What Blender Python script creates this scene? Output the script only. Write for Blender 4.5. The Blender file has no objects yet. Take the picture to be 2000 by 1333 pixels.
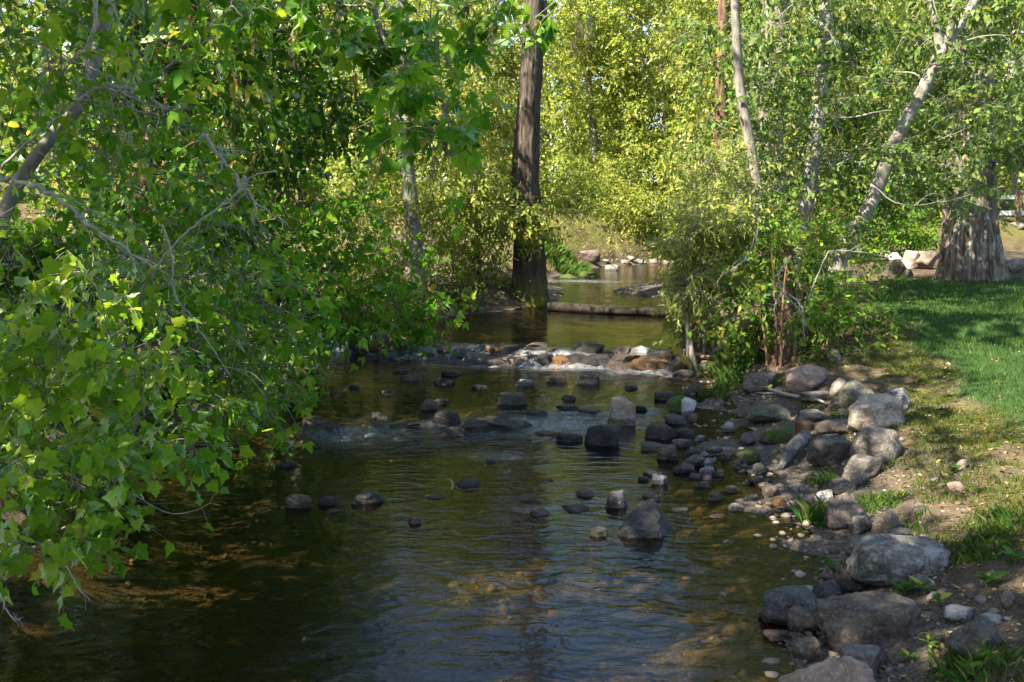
import bpy, bmesh, math, random
import numpy as np
from mathutils import Vector, Matrix

# ------------------------------------------------------------------ camera, sky, sun, exposure
F = 1962.0                      # focal length in photo pixels (photo is 2000 x 1333)
CAM_Z = 2.2
HORIZON = 400.0
PITCH = math.atan((666.5 - HORIZON) / F)
sc = bpy.context.scene
cam_d = bpy.data.cameras.new("camera")
cam = bpy.data.objects.new("camera", cam_d)
sc.collection.objects.link(cam)
cam.location = (0, 0, CAM_Z)
cam.rotation_euler = (math.pi / 2 - PITCH, 0, 0)
cam_d.sensor_width = 36.0
cam_d.lens = 36.0 * F / 2000.0
cam_d.clip_start = 0.05
cam_d.clip_end = 2000
sc.camera = cam

SUN_EL, SUN_AZ = math.radians(47), math.radians(-124)   # azimuth from +Y towards +X
to_sun = Vector((math.sin(SUN_AZ) * math.cos(SUN_EL), math.cos(SUN_AZ) * math.cos(SUN_EL), math.sin(SUN_EL)))
world = bpy.data.worlds.new("World")
sc.world = world
world.use_nodes = True
wn = world.node_tree
bg = wn.nodes["Background"]
sky = wn.nodes.new("ShaderNodeTexSky")
sky.sky_type = 'NISHITA'
sky.sun_disc = False
sky.sun_elevation = SUN_EL
sky.sun_rotation = SUN_AZ
wn.links.new(sky.outputs[0], bg.inputs[0])
bg.inputs[1].default_value = 0.08
sun_d = bpy.data.lights.new("sun", 'SUN')
sun_d.energy = 5.0
sun_d.angle = math.radians(0.53)
sun_d.color = (1.0, 0.91, 0.74)
sun_o = bpy.data.objects.new("sun", sun_d)
sc.collection.objects.link(sun_o)
sun_o.rotation_euler = (-to_sun).to_track_quat('-Z', 'Y').to_euler()
sun_o.location = (-20, -5, 30)
sc.view_settings.view_transform = 'Standard'
sc.view_settings.look = 'None'
sc.view_settings.gamma = 1.0
sc.view_settings.use_curve_mapping = False
sc.view_settings.exposure = 2.25
sc.render.engine = 'CYCLES'
cy = sc.cycles
cy.max_bounces = 8
cy.diffuse_bounces = 4
cy.glossy_bounces = 3
cy.transmission_bounces = 6
cy.transparent_max_bounces = 8
cy.caustics_reflective = False
cy.caustics_refractive = False
cy.sample_clamp_indirect = 6.0
cy.use_denoising = True
try:
    cy.denoiser = 'OPENIMAGEDENOISE'
    cy.denoising_input_passes = 'RGB_ALBEDO_NORMAL'
    cy.denoising_prefilter = 'ACCURATE'
except Exception:
    pass

# ------------------------------------------------------------------ helpers
RNG = np.random.default_rng(7)
random.seed(7)
COL = sc.collection
CT, ST = math.cos(PITCH), math.sin(PITCH)

def ray(px, py):
    xc, yc = (px - 1000.0) / F, -(py - 666.5) / F
    return np.array([xc, CT + yc * ST, -ST + yc * CT])

def at(px, py, D):
    """world point seen at photo pixel (px,py) whose world y is D"""
    d = ray(px, py)
    return np.array([0, 0, CAM_Z]) + d * (D / d[1])

def project(P):
    P = np.asarray(P, float)
    q = P - np.array([0, 0, CAM_Z])
    zc = q[..., 1] * CT - q[..., 2] * ST
    yc = q[..., 1] * ST + q[..., 2] * CT
    zc = np.where(np.abs(zc) < 1e-3, 1e-3, zc)
    return 1000 + F * q[..., 0] / zc, 666.5 - F * yc / zc, zc

def _hash(ix, iy, iz, seed):
    h = (ix.astype(np.int64) * 374761393 + iy.astype(np.int64) * 668265263 + iz.astype(np.int64) * 2147483647 + seed * 974634777) & 0xFFFFFFFF
    h = ((h ^ (h >> 13)) * 1274126177) & 0xFFFFFFFF
    h = h ^ (h >> 16)
    return (h & 0xFFFFFF) / float(0xFFFFFF)

def vnoise(x, y, z=0.0, seed=0):
    x, y = np.asarray(x, float), np.asarray(y, float)
    z = np.zeros_like(x) + z
    fx, fy, fz = np.floor(x), np.floor(y), np.floor(z)
    ux, uy, uz = x - fx, y - fy, z - fz
    ux, uy, uz = ux * ux * (3 - 2 * ux), uy * uy * (3 - 2 * uy), uz * uz * (3 - 2 * uz)
    r = 0
    for i in (0, 1):
        for j in (0, 1):
            for k in (0, 1):
                w = (ux if i else 1 - ux) * (uy if j else 1 - uy) * (uz if k else 1 - uz)
                r = r + w * _hash(fx + i, fy + j, fz + k, seed)
    return r * 2 - 1

def fbm(x, y, z=0.0, seed=0, oct=4):
    r, a = 0, 0.5
    for o in range(oct):
        r = r + a * vnoise(np.asarray(x) * 2 ** o, np.asarray(y) * 2 ** o, np.asarray(z) * 2 ** o, seed + o)
        a *= 0.5
    return r

def smooth(t):
    t = np.clip(t, 0, 1)
    return t * t * (3 - 2 * t)

def catmull(pts, n=8):
    pts = np.asarray(pts, float)
    P = np.vstack([2 * pts[0] - pts[1], pts, 2 * pts[-1] - pts[-2]])
    out = []
    t = np.linspace(0, 1, n, endpoint=False)[:, None]
    for i in range(1, len(P) - 2):
        a, b, c, d = P[i - 1], P[i], P[i + 1], P[i + 2]
        out.append(0.5 * ((2 * b) + (c - a) * t + (2 * a - 5 * b + 4 * c - d) * t ** 2 + (3 * b - a - 3 * c + d) * t ** 3))
    out.append(pts[-1][None])
    return np.vstack(out)

def mesh_np(name, V, Fc, mat=None, smooth_sh=True, attrs=None):
    """V (n,3); Fc (m,k) index array or a list of such arrays"""
    me = bpy.data.meshes.new(name)
    V = np.ascontiguousarray(V, dtype=np.float32)
    if not isinstance(Fc, list):
        Fc = [Fc]
    Fc = [np.asarray(f, dtype=np.int32) for f in Fc if len(f)]
    nl = sum(f.size for f in Fc); nf = sum(len(f) for f in Fc)
    me.vertices.add(len(V)); me.vertices.foreach_set("co", V.ravel())
    me.loops.add(nl); me.polygons.add(nf)
    me.loops.foreach_set("vertex_index", np.concatenate([f.ravel() for f in Fc]))
    tot = np.concatenate([np.full(len(f), f.shape[1], np.int32) for f in Fc])
    st = np.zeros(nf, np.int32); st[1:] = np.cumsum(tot)[:-1]
    me.polygons.foreach_set("loop_start", st)
    me.polygons.foreach_set("loop_total", tot)
    if smooth_sh:
        me.polygons.foreach_set("use_smooth", np.ones(nf, bool))
    for k, (typ, a) in (attrs or {}).items():
        at_ = me.attributes.new(k, typ, 'POINT')
        at_.data.foreach_set("color" if typ == 'FLOAT_COLOR' else "value", np.ascontiguousarray(a, dtype=np.float32).ravel())
    me.update(calc_edges=True)
    me.validate(clean_customdata=False)
    if mat is not None:
        me.materials.append(mat)
    return me

def ob(name, me, parent=None, label=None, cat=None, group=None, kind=None):
    o = bpy.data.objects.new(name, me)
    COL.objects.link(o)
    if parent is not None:
        o.parent = parent
    if label: o["label"] = label
    if cat: o["category"] = cat
    if group: o["group"] = group
    if kind: o["kind"] = kind
    return o

def root(name, loc, label, cat, group=None):
    o = ob(name, None, None, label, cat, group)
    o.location = Vector([float(c) for c in loc])
    o.empty_display_size = 0.2
    return o

# ---- materials
def newmat(name):
    m = bpy.data.materials.new(name)
    m.use_nodes = True
    nt = m.node_tree
    nt.nodes.clear()
    return m, nt

class NB:
    def __init__(s, nt):
        s.nt = nt
    def n(s, typ, **kw):
        nd = s.nt.nodes.new(typ)
        for k, v in kw.items():
            if k.startswith("i_"):
                key = k[2:].replace("_", " ")
                nd.inputs[key].default_value = v
            else:
                setattr(nd, k, v)
        return nd
    def l(s, a, b):
        s.nt.links.new(a, b)
    def ramp(s, fac, stops, interp='LINEAR'):
        r = s.n("ShaderNodeValToRGB")
        r.color_ramp.interpolation = interp
        e = r.color_ramp.elements
        while len(e) < len(stops): e.new(0.5)
        for el, (p, c) in zip(e, stops):
            el.position = p
            el.color = (c[0], c[1], c[2], 1) if not isinstance(c, (int, float)) else (c, c, c, 1)
        s.l(fac, r.inputs[0])
        return r.outputs[0]
    def mix(s, fac, a, b, mode='MIX'):
        m = s.n("ShaderNodeMix", data_type='RGBA', blend_type=mode)
        for sock, v in ((m.inputs[0], fac), (m.inputs[6], a), (m.inputs[7], b)):
            if isinstance(v, (int, float)): sock.default_value = v
            elif isinstance(v, tuple): sock.default_value = (v[0], v[1], v[2], 1)
            else: s.l(v, sock)
        return m.outputs[2]
    def math(s, op, a, b=0.0, c=None):
        m = s.n("ShaderNodeMath", operation=op)
        for i, v in enumerate((a, b) if c is None else (a, b, c)):
            if isinstance(v, (int, float)): m.inputs[i].default_value = v
            else: s.l(v, m.inputs[i])
        return m.outputs[0]
    def noise(s, vec, scale, detail=4, rough=0.55, dist=0.0):
        t = s.n("ShaderNodeTexNoise")
        t.inputs["Scale"].default_value = scale
        t.inputs["Detail"].default_value = detail
        t.inputs["Roughness"].default_value = rough
        t.inputs["Distortion"].default_value = dist
        if vec is not None: s.l(vec, t.inputs["Vector"])
        return t.outputs[0]
    def mapping(s, vec, scale=(1, 1, 1), loc=(0, 0, 0), rot=(0, 0, 0)):
        m = s.n("ShaderNodeMapping")
        m.inputs["Scale"].default_value = scale
        m.inputs["Location"].default_value = loc
        m.inputs["Rotation"].default_value = rot
        s.l(vec, m.inputs["Vector"])
        return m.outputs[0]
    def bump(s, h, strength=0.5, dist=0.02, normal=None):
        b = s.n("ShaderNodeBump")
        b.inputs["Strength"].default_value = strength
        b.inputs["Distance"].default_value = dist
        s.l(h, b.inputs["Height"])
        if normal is not None: s.l(normal, b.inputs["Normal"])
        return b.outputs[0]
    def out(s, surf):
        o = s.n("ShaderNodeOutputMaterial")
        s.l(surf, o.inputs["Surface"])

def principled(b, col, rough, normal=None, spec=0.5):
    p = b.n("ShaderNodeBsdfPrincipled")
    for key, v in (("Base Color", col), ("Roughness", rough), ("Specular IOR Level", spec)):
        if isinstance(v, (int, float)): p.inputs[key].default_value = v
        elif isinstance(v, tuple): p.inputs[key].default_value = (v[0], v[1], v[2], 1)
        else: b.l(v, p.inputs[key])
    if normal is not None: b.l(normal, p.inputs["Normal"])
    return p.outputs[0]

def leaf_mat(name, cols, trans=0.5, tcol=1.35, gloss=0.5, yellow=(0.36, 0.33, 0.05), ymix=0.04):
    """cols: ramp stops over the per-leaf random value; a few leaves turn yellow"""
    m, nt = newmat(name); b = NB(nt)
    a = b.n("ShaderNodeAttribute", attribute_name="lv")
    fac = a.outputs["Fac"]
    c = b.ramp(fac, cols)
    geo = b.n("ShaderNodeNewGeometry")
    pos = geo.outputs["Position"]
    big = b.noise(pos, 0.55, 2)
    hs = b.n("ShaderNodeHueSaturation")
    b.l(c, hs.inputs["Color"])
    b.l(b.math('MULTIPLY_ADD', big, 0.06, 0.47), hs.inputs["Hue"])
    hs.inputs["Saturation"].default_value = 1.0
    b.l(b.math('MULTIPLY_ADD', b.noise(pos, 1.7, 2), 0.9, 0.55), hs.inputs["Value"])
    c = hs.outputs[0]
    mot = b.noise(pos, 70, 3, 0.6)
    c = b.mix(b.ramp(mot, [(0.35, 0.35), (0.55, 0.0)]), c, b.mix(1.0, c, (0.55, 0.6, 0.5), 'MULTIPLY'))
    c = b.mix(b.ramp(b.noise(pos, 23, 4, 0.6), [(0.68, 0.0), (0.74, 0.6)]), c, (0.16, 0.10, 0.03))
    yl = b.math('GREATER_THAN', b.math('FRACT', b.math('MULTIPLY', fac, 37.31)), 1.0 - ymix)
    c = b.mix(yl, c, yellow)
    d = b.n("ShaderNodeBsdfDiffuse"); b.l(c, d.inputs[0])
    t = b.n("ShaderNodeBsdfTranslucent")
    b.l(b.mix(1.0, c, (tcol * 1.05, tcol, tcol * 0.7), 'MULTIPLY'), t.inputs[0])
    ms = b.n("ShaderNodeMixShader"); ms.inputs[0].default_value = trans
    b.l(d.outputs[0], ms.inputs[1]); b.l(t.outputs[0], ms.inputs[2])
    g = b.n("ShaderNodeBsdfGlossy"); g.inputs["Roughness"].default_value = gloss
    g.inputs[0].default_value = (0.9, 0.92, 0.9, 1)
    fr = b.n("ShaderNodeFresnel"); fr.inputs[0].default_value = 1.4
    ms2 = b.n("ShaderNodeMixShader")
    b.l(b.math('MULTIPLY', fr.outputs[0], 0.12), ms2.inputs[0])
    b.l(ms.outputs[0], ms2.inputs[1]); b.l(g.outputs[0], ms2.inputs[2])
    b.out(ms2.outputs[0])
    return m

def bark_mat(name, c0, c1, c2, sx=18, sz=2.2, bump=0.8, dist=0.03, moss=0.0, white=0.0, lichen=0.0):
    m, nt = newmat(name); b = NB(nt)
    geo = b.n("ShaderNodeNewGeometry")
    pos = geo.outputs["Position"]
    v = b.mapping(pos, (sx, sx, sz))
    n1 = b.noise(v, 1.0, 6, 0.65, 0.4)
    n2 = b.noise(pos, 1.6, 3)
    col = b.ramp(n1, [(0.36, c0), (0.5, c1), (0.64, c2)])
    col = b.mix(b.ramp(n2, [(0.4, 0.0), (0.7, 0.55)]), col, tuple(0.6 * (c0[i] + c1[i]) for i in range(3)))
    if white > 0:
        n3 = b.noise(b.mapping(pos, (5, 5, 9)), 1.0, 4, 0.6)
        col = b.mix(b.ramp(n3, [(0.56, 0.0), (0.66, white)]), col, (0.10, 0.085, 0.07))
    if moss > 0:
        n4 = b.noise(pos, 5.0, 4)
        sep = b.n("ShaderNodeSeparateXYZ"); b.l(pos, sep.inputs[0])
        low = b.n("ShaderNodeMapRange"); b.l(sep.outputs[2], low.inputs[0])
        low.inputs[1].default_value = 0.95; low.inputs[2].default_value = 0.35
        f = b.math('MULTIPLY', low.outputs[0], b.ramp(n4, [(0.40, 0.0), (0.5, 1.0)]))
        col = b.mix(b.math('MULTIPLY', f, moss), col, (0.13, 0.13, 0.012))
    nor = b.bump(n1, bump, dist)
    nor = b.bump(b.noise(pos, 60, 3), 0.25, 0.01, nor)
    b.out(principled(b, col, 0.9, nor, 0.25))
    return m

def rock_mat(name, c0, c1, c2, rough=0.75, moss=0.0, speck=0.5, wetline=True, lichen=0.0, rust=0.0):
    m, nt = newmat(name); b = NB(nt)
    tc = b.n("ShaderNodeTexCoord"); oi = b.n("ShaderNodeObjectInfo")
    geo = b.n("ShaderNodeNewGeometry")
    off = b.n("ShaderNodeVectorMath", operation='MULTIPLY_ADD')
    b.l(oi.outputs["Random"], off.inputs[0]); off.inputs[1].default_value = (37, 53, 71)
    b.l(geo.outputs["Position"], off.inputs[2])
    p = off.outputs[0]
    n1 = b.noise(p, 7, 6, 0.62, 0.5)
    n2 = b.noise(p, 48, 6, 0.75)
    n3 = b.noise(b.mapping(p, (3, 3, 14), rot=(0.4, 0.3, 0)), 1.4, 4, 0.6)
    col = b.ramp(n1, [(0.36, c0), (0.5, c1), (0.62, c2)])
    col = b.mix(b.ramp(n3, [(0.45, 0.0), (0.65, 0.45)]), col, c0)
    lighter = tuple(min(0.6, 1.7 * x + 0.04) for x in c2)
    darker = tuple(0.35 * x for x in c0)
    col = b.mix(b.ramp(n2, [(0.52, 0.0), (0.66, speck)]), col, lighter)
    col = b.mix(b.ramp(n2, [(0.34, speck), (0.47, 0.0)]), col, darker)
    v = b.math('MULTIPLY_ADD', oi.outputs["Random"], 0.5, 0.72)
    hs = b.n("ShaderNodeHueSaturation"); b.l(col, hs.inputs["Color"]); b.l(v, hs.inputs["Value"])
    col = hs.outputs[0]
    rg = rough
    if rust > 0:
        col = b.mix(b.ramp(b.noise(p, 4.0, 3), [(0.42, 0.0), (0.6, rust)]), col, (0.30, 0.12, 0.025))
    if lichen > 0:
        lf = b.ramp(b.noise(p, 9.0, 6, 0.7), [(0.5, 0.0), (0.6, lichen)])
        col = b.mix(lf, col, (0.48, 0.47, 0.44))
    if moss > 0:
        sep = b.n("ShaderNodeSeparateXYZ"); b.l(geo.outputs["Normal"], sep.inputs[0])
        mf = b.math('ADD', b.math('MULTIPLY', sep.outputs[2], 0.25), b.noise(p, 6.0, 4, 0.6))
        mf = b.ramp(mf, [(0.64 - 0.2 * moss, 0.0), (0.70 - 0.2 * moss, 1.0)])
        col = b.mix(mf, col, b.ramp(n2, [(0.3, (0.018, 0.032, 0.004)), (0.5, (0.05, 0.075, 0.008)), (0.75, (0.12, 0.14, 0.016))]))
    if wetline:
        wa = b.n("ShaderNodeAttribute", attribute_name="wet")
        wf = b.ramp(b.math('ADD', wa.outputs["Fac"], b.math('MULTIPLY_ADD', n1, 0.5, -0.25)), [(0.35, 0.0), (0.6, 1.0)])
        col = b.mix(wf, col, b.mix(1.0, col, (0.38, 0.36, 0.36), 'MULTIPLY'))
        r = b.n("ShaderNodeMapRange"); b.l(wf, r.inputs[0]); r.inputs[3].default_value = rough; r.inputs[4].default_value = 0.25
        rg = r.outputs[0]
    h = b.math('ADD', b.math('MULTIPLY', n1, 1.0), b.math('MULTIPLY', n2, 0.55))
    nor = b.bump(h, 1.0, 0.05)
    b.out(principled(b, col, rg, nor, 0.35))
    return m

def plain_mat(name, c0, c1, rough=0.85, scale=20, bump=0.4, dist=0.01, stretch=(1, 1, 1)):
    m, nt = newmat(name); b = NB(nt)
    geo = b.n("ShaderNodeNewGeometry")
    n = b.noise(b.mapping(geo.outputs["Position"], stretch), scale, 5, 0.6)
    b.out(principled(b, b.ramp(n, [(0.3, c0), (0.7, c1)]), rough, b.bump(n, bump, dist), 0.3))
    return m

# ------------------------------------------------------------------ the lie of the land
CH = np.array([  # stream centre line: x, y, half width
    (-1.6, -14, 2.5), (-1.15, -4, 2.3), (-1.0, 3, 2.35), (-0.98, 4.6, 2.3), (-0.62, 6.3, 2.62), (-0.52, 8.5, 2.66),
    (-0.35, 10.6, 2.78), (-0.35, 12.4, 2.75), (-0.25, 13.8, 2.55), (0.45, 15.6, 2.2), (1.45, 17.2, 1.75), (2.1, 18.5, 1.55),
    (2.6, 20.5, 1.9), (3.1, 23, 2.3), (3.9, 26, 2.5), (5.6, 28.4, 2.1), (8.5, 30.3, 1.9), (14, 32, 1.8), (24, 33, 1.8)], float)
CHD = catmull(CH, 10)
_T = np.gradient(CHD[:, :2], axis=0)

def chan(x, y):
    """signed distance to the water's edge (negative in the water) and side (+1 = right bank)"""
    x = np.asarray(x, float); y = np.asarray(y, float)
    shp = x.shape; xf, yf = x.ravel(), y.ravel()
    s = np.empty(xf.size); side = np.empty(xf.size)
    for i in range(0, xf.size, 20000):
        dx = xf[i:i + 20000, None] - CHD[None, :, 0]; dy = yf[i:i + 20000, None] - CHD[None, :, 1]
        d = np.sqrt(dx * dx + dy * dy) - CHD[None, :, 2]
        k = d.argmin(1); ar = np.arange(len(k))
        s[i:i + 20000] = d[ar, k]
        side[i:i + 20000] = np.sign(_T[k, 1] * dx[ar, k] - _T[k, 0] * dy[ar, k])
    return s.reshape(shp), side.reshape(shp)

def wlevel(x, y):
    x = np.asarray(x, float); y = np.asarray(y, float)
    c = y + 0.33 * np.clip(x, -3.2, 3) + 0.12 * np.sin(3.1 * x + 0.7) + 0.06 * np.sin(8.0 * x)   # cascade line
    r = y - 0.22 * x + 0.10 * np.sin(4.3 * x)                        # lower riffle line
    return (0.06 * smooth((r - 9.2) / 1.3) + 0.012 * np.clip(y - 9.6, 0, 3.8)
            + 0.17 * smooth((c - 13.1) / 0.5) + 0.006 * np.clip(y - 13.6, 0, 4)
            + 0.03 * smooth((y - 17.9) / 0.5) + 0.012 * np.clip(y - 18.4, 0, 14))

LAWN_Y = np.array([2.0, 5.0, 7.4, 8.6, 11.0, 13.2, 14.5, 17.5, 19.0, 30])
LAWN_X = np.array([3.2, 3.45, 3.75, 3.95, 4.55, 4.9, 5.0, 6.2, 6.9, 12])

def lawn_mask(x, y):
    xe = np.interp(y, LAWN_Y, LAWN_X) + 0.22 * vnoise(np.asarray(x) * 1.1, np.asarray(y) * 1.3, 0, 5)
    near = smooth((x - xe) / 0.35) * smooth((19.2 + 0.3 * vnoise(np.asarray(x), 0 * np.asarray(y), 0, 9) - y) / 0.3)
    far = smooth((y - 28.5) / 0.8) * smooth((46 - y) / 1.5) * smooth((x - 10.3) / 0.5)
    return np.clip(near + far, 0, 1)

def ground(x, y, full=False):
    x = np.asarray(x, float); y = np.asarray(y, float)
    s, side = chan(x, y)
    s = s + 0.10 * vnoise(x * 1.7, y * 1.7, 0, 3) + 0.05 * vnoise(x * 5, y * 5, 0, 4)
    w = wlevel(x, y)
    right = side > 0
    shallow = np.where(right & (y < 12.5), smooth((x - 0.6) / 1.2), 0)
    bed = (0.30 - 0.17 * shallow) * smooth(-s / (1.0 + 0.8 * shallow)) + 0.03 * vnoise(x * 3.5, y * 3.5, 0, 11) * smooth(-s / 0.3)
    rr = 0.30 * smooth(s / 1.15) + 0.16 * smooth((s - 0.9) / 1.3) + 0.012 * np.clip(s - 2, 0, 12)
    rl = 0.38 * smooth(s / 0.5) + 0.25 * smooth((s - 0.4) / 2.5) + 0.05 * np.clip(s - 1.5, 0, 40)
    farb = smooth((y - 24) / 3)
    rl = rl + farb * 0.75 * smooth((s - 0.1) / 1.6)
    rise = np.where(right, rr, rl)
    rough = np.clip(s, 0, 1) * (0.05 * fbm(x * 1.3, y * 1.3, 0, 21) + 0.02 * vnoise(x * 7, y * 7, 0, 22))
    z = w + np.where(s < 0, -bed, rise + rough * (1 - 0.8 * lawn_mask(x, y)))
    bar = np.exp(-(((x - 3.6) / 2.1) ** 2 + ((y - 21.4 - 0.15 * (x - 3)) / 1.7) ** 2) * 1.2)    # gravel bar beyond the log
    z = z + 0.50 * bar * (s < 0.4)
    if full:
        return z, s, side, w, bar
    return z

def surf(x, y):
    """ground or water, whichever is on top"""
    z, s, side, w, bar = ground(x, y, True)
    return np.where(s < 0.3, np.maximum(z, w), z)

_TT = np.concatenate([np.linspace(2.5, 14, 460), np.linspace(14.03, 45, 500)])
def hit(px, py):
    d = ray(px, py); t = _TT / d[1]
    P = np.array([0, 0, CAM_Z])[None] + t[:, None] * d[None]
    g = surf(P[:, 0], P[:, 1])
    below = np.where(P[:, 2] <= g)[0]
    if len(below) == 0:
        return P[-1]
    i = below[0]
    if i == 0: return P[0]
    a = (P[i - 1, 2] - g[i - 1]); c = (g[i] - P[i, 2]); f = a / max(a + c, 1e-6)
    return P[i - 1] * (1 - f) + P[i] * f

def grow(a, b, step, far_lo, far_hi, k=1.2):
    c = np.arange(a, b + 1e-6, step)
    hi = [c[-1]]; st = step
    while hi[-1] < far_hi: st *= k; hi.append(hi[-1] + st)
    lo = [c[0]]; st = step
    while lo[-1] > far_lo: st *= k; lo.append(lo[-1] - st)
    return np.concatenate([np.array(lo[1:])[::-1], c, np.array(hi[1:])])

def grid_faces(nx, ny):
    i = np.arange(nx * ny).reshape(ny, nx)
    return np.stack([i[:-1, :-1], i[:-1, 1:], i[1:, 1:], i[1:, :-1]], -1).reshape(-1, 4)

# terrain material: what grows or lies where is carried by the 'mask' attribute (lawn, moss, gravel)
def terrain_mat():
    m, nt = newmat("terrain_soil_and_turf"); b = NB(nt)
    geo = b.n("ShaderNodeNewGeometry"); pos = geo.outputs["Position"]
    a = b.n("ShaderNodeAttribute", attribute_name="mask")
    sep = b.n("ShaderNodeSeparateColor"); b.l(a.outputs["Color"], sep.inputs[0])
    lawn, moss, grav = sep.outputs[0], sep.outputs[1], sep.outputs[2]
    nA = b.noise(pos, 2.2, 5, 0.6); nB = b.noise(pos, 26, 5, 0.7); nC = b.noise(pos, 90, 3, 0.6)
    soil = b.ramp(nA, [(0.3, (0.032, 0.024, 0.015)), (0.5, (0.068, 0.050, 0.031)), (0.75, (0.13, 0.098, 0.06))])
    soil = b.mix(b.ramp(nB, [(0.45, 0.0), (0.7, 0.75)]), soil, (0.17, 0.125, 0.08))
    soil = b.mix(b.ramp(nC, [(0.3, 0.7), (0.45, 0.0)]), soil, (0.022, 0.015, 0.010))
    vo = b.n("ShaderNodeTexVoronoi"); vo.inputs["Scale"].default_value = 62; b.l(pos, vo.inputs["Vector"])
    hs = b.n("ShaderNodeHueSaturation"); hs.inputs["Saturation"].default_value = 0.12; hs.inputs["Value"].default_value = 0.17
    b.l(vo.outputs["Color"], hs.inputs["Color"])
    gcol = b.mix(0.55, hs.outputs[0], (0.105, 0.074, 0.042))
    gcol = b.mix(b.ramp(vo.outputs["Distance"], [(0.45, 0.0), (0.8, 0.8)]), gcol, (0.03, 0.022, 0.015))
    col = b.mix(grav, soil, gcol)
    mcol = b.ramp(nB, [(0.3, (0.055, 0.060, 0.012)), (0.55, (0.10, 0.10, 0.020)), (0.75, (0.20, 0.16, 0.055))])
    mf = b.math('MULTIPLY', moss, b.ramp(b.noise(pos, 4.5, 5, 0.65), [(0.38, 0.0), (0.56, 1.0)]))
    col = b.mix(mf, col, mcol)
    lcol = b.ramp(b.noise(pos, 3.0, 5, 0.65), [(0.3, (0.022, 0.058, 0.012)), (0.6, (0.038, 0.085, 0.017)), (0.8, (0.070, 0.105, 0.026))])
    lcol = b.mix(b.ramp(nC, [(0.35, 0.6), (0.55, 0.0)]), lcol, (0.012, 0.035, 0.006))
    col = b.mix(lawn, col, lcol)
    h = b.math('ADD', b.math('MULTIPLY', nB, 1.0), b.math('MULTIPLY', nC, 0.5))
    b.out(principled(b, col, 0.92, b.bump(h, 0.9, 0.03), 0.2))
    return m

def bed_mix_mat():
    pass

xs = grow(-4.5, 5.2, 0.05, -160, 170)
ys = np.concatenate([grow(3.0, 15, 0.05, -90, 3, 1.2)[:-1] if False else np.array([]), grow(3.0, 15.0, 0.05, -90, 15.0)])
ys = np.unique(np.concatenate([ys[ys <= 15.0], np.arange(15.1, 34, 0.11), grow(34, 34.1, 0.15, 34, 420, 1.16)]))
GX, GY = np.meshgrid(xs, ys)
GZ, GS, GSIDE, GW, GBAR = ground(GX, GY, True)
lawn = lawn_mask(GX, GY) * (GSIDE > 0)
gravel = np.clip(np.where(GSIDE > 0, smooth((0.85 - GS) / 0.5), smooth((0.25 - GS) / 0.3)) + 2 * GBAR, 0, 1)
gravel = np.clip(gravel + 0.8 * smooth((fbm(GX * 1.2, GY * 1.2, 0, 31) - 0.12) / 0.1) * (GSIDE > 0) * (GS < 2.2) * (1 - lawn), 0, 1)
near_edge = smooth((GS - 0.7) / 0.9) * (1 - lawn) * (GSIDE > 0) * smooth((20 - GY) / 2)
farb = smooth((GY - 25) / 2) * (GSIDE <= 0) * smooth((GS - 0.2) / 0.6)
moss = np.clip(near_edge * (0.35 + 0.65 * smooth((GX - np.interp(GY, LAWN_Y, LAWN_X) + 0.9) / 0.9)) + farb, 0, 1)
mask = np.stack([lawn, moss, gravel * (1 - lawn), np.ones_like(lawn)], -1)
ter = ob("ground", mesh_np("ground", np.stack([GX, GY, GZ], -1).reshape(-1, 3), grid_faces(len(xs), len(ys)), terrain_mat(),
         attrs={"mask": ('FLOAT_COLOR', mask.reshape(-1, 4))}), kind="structure")

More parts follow.
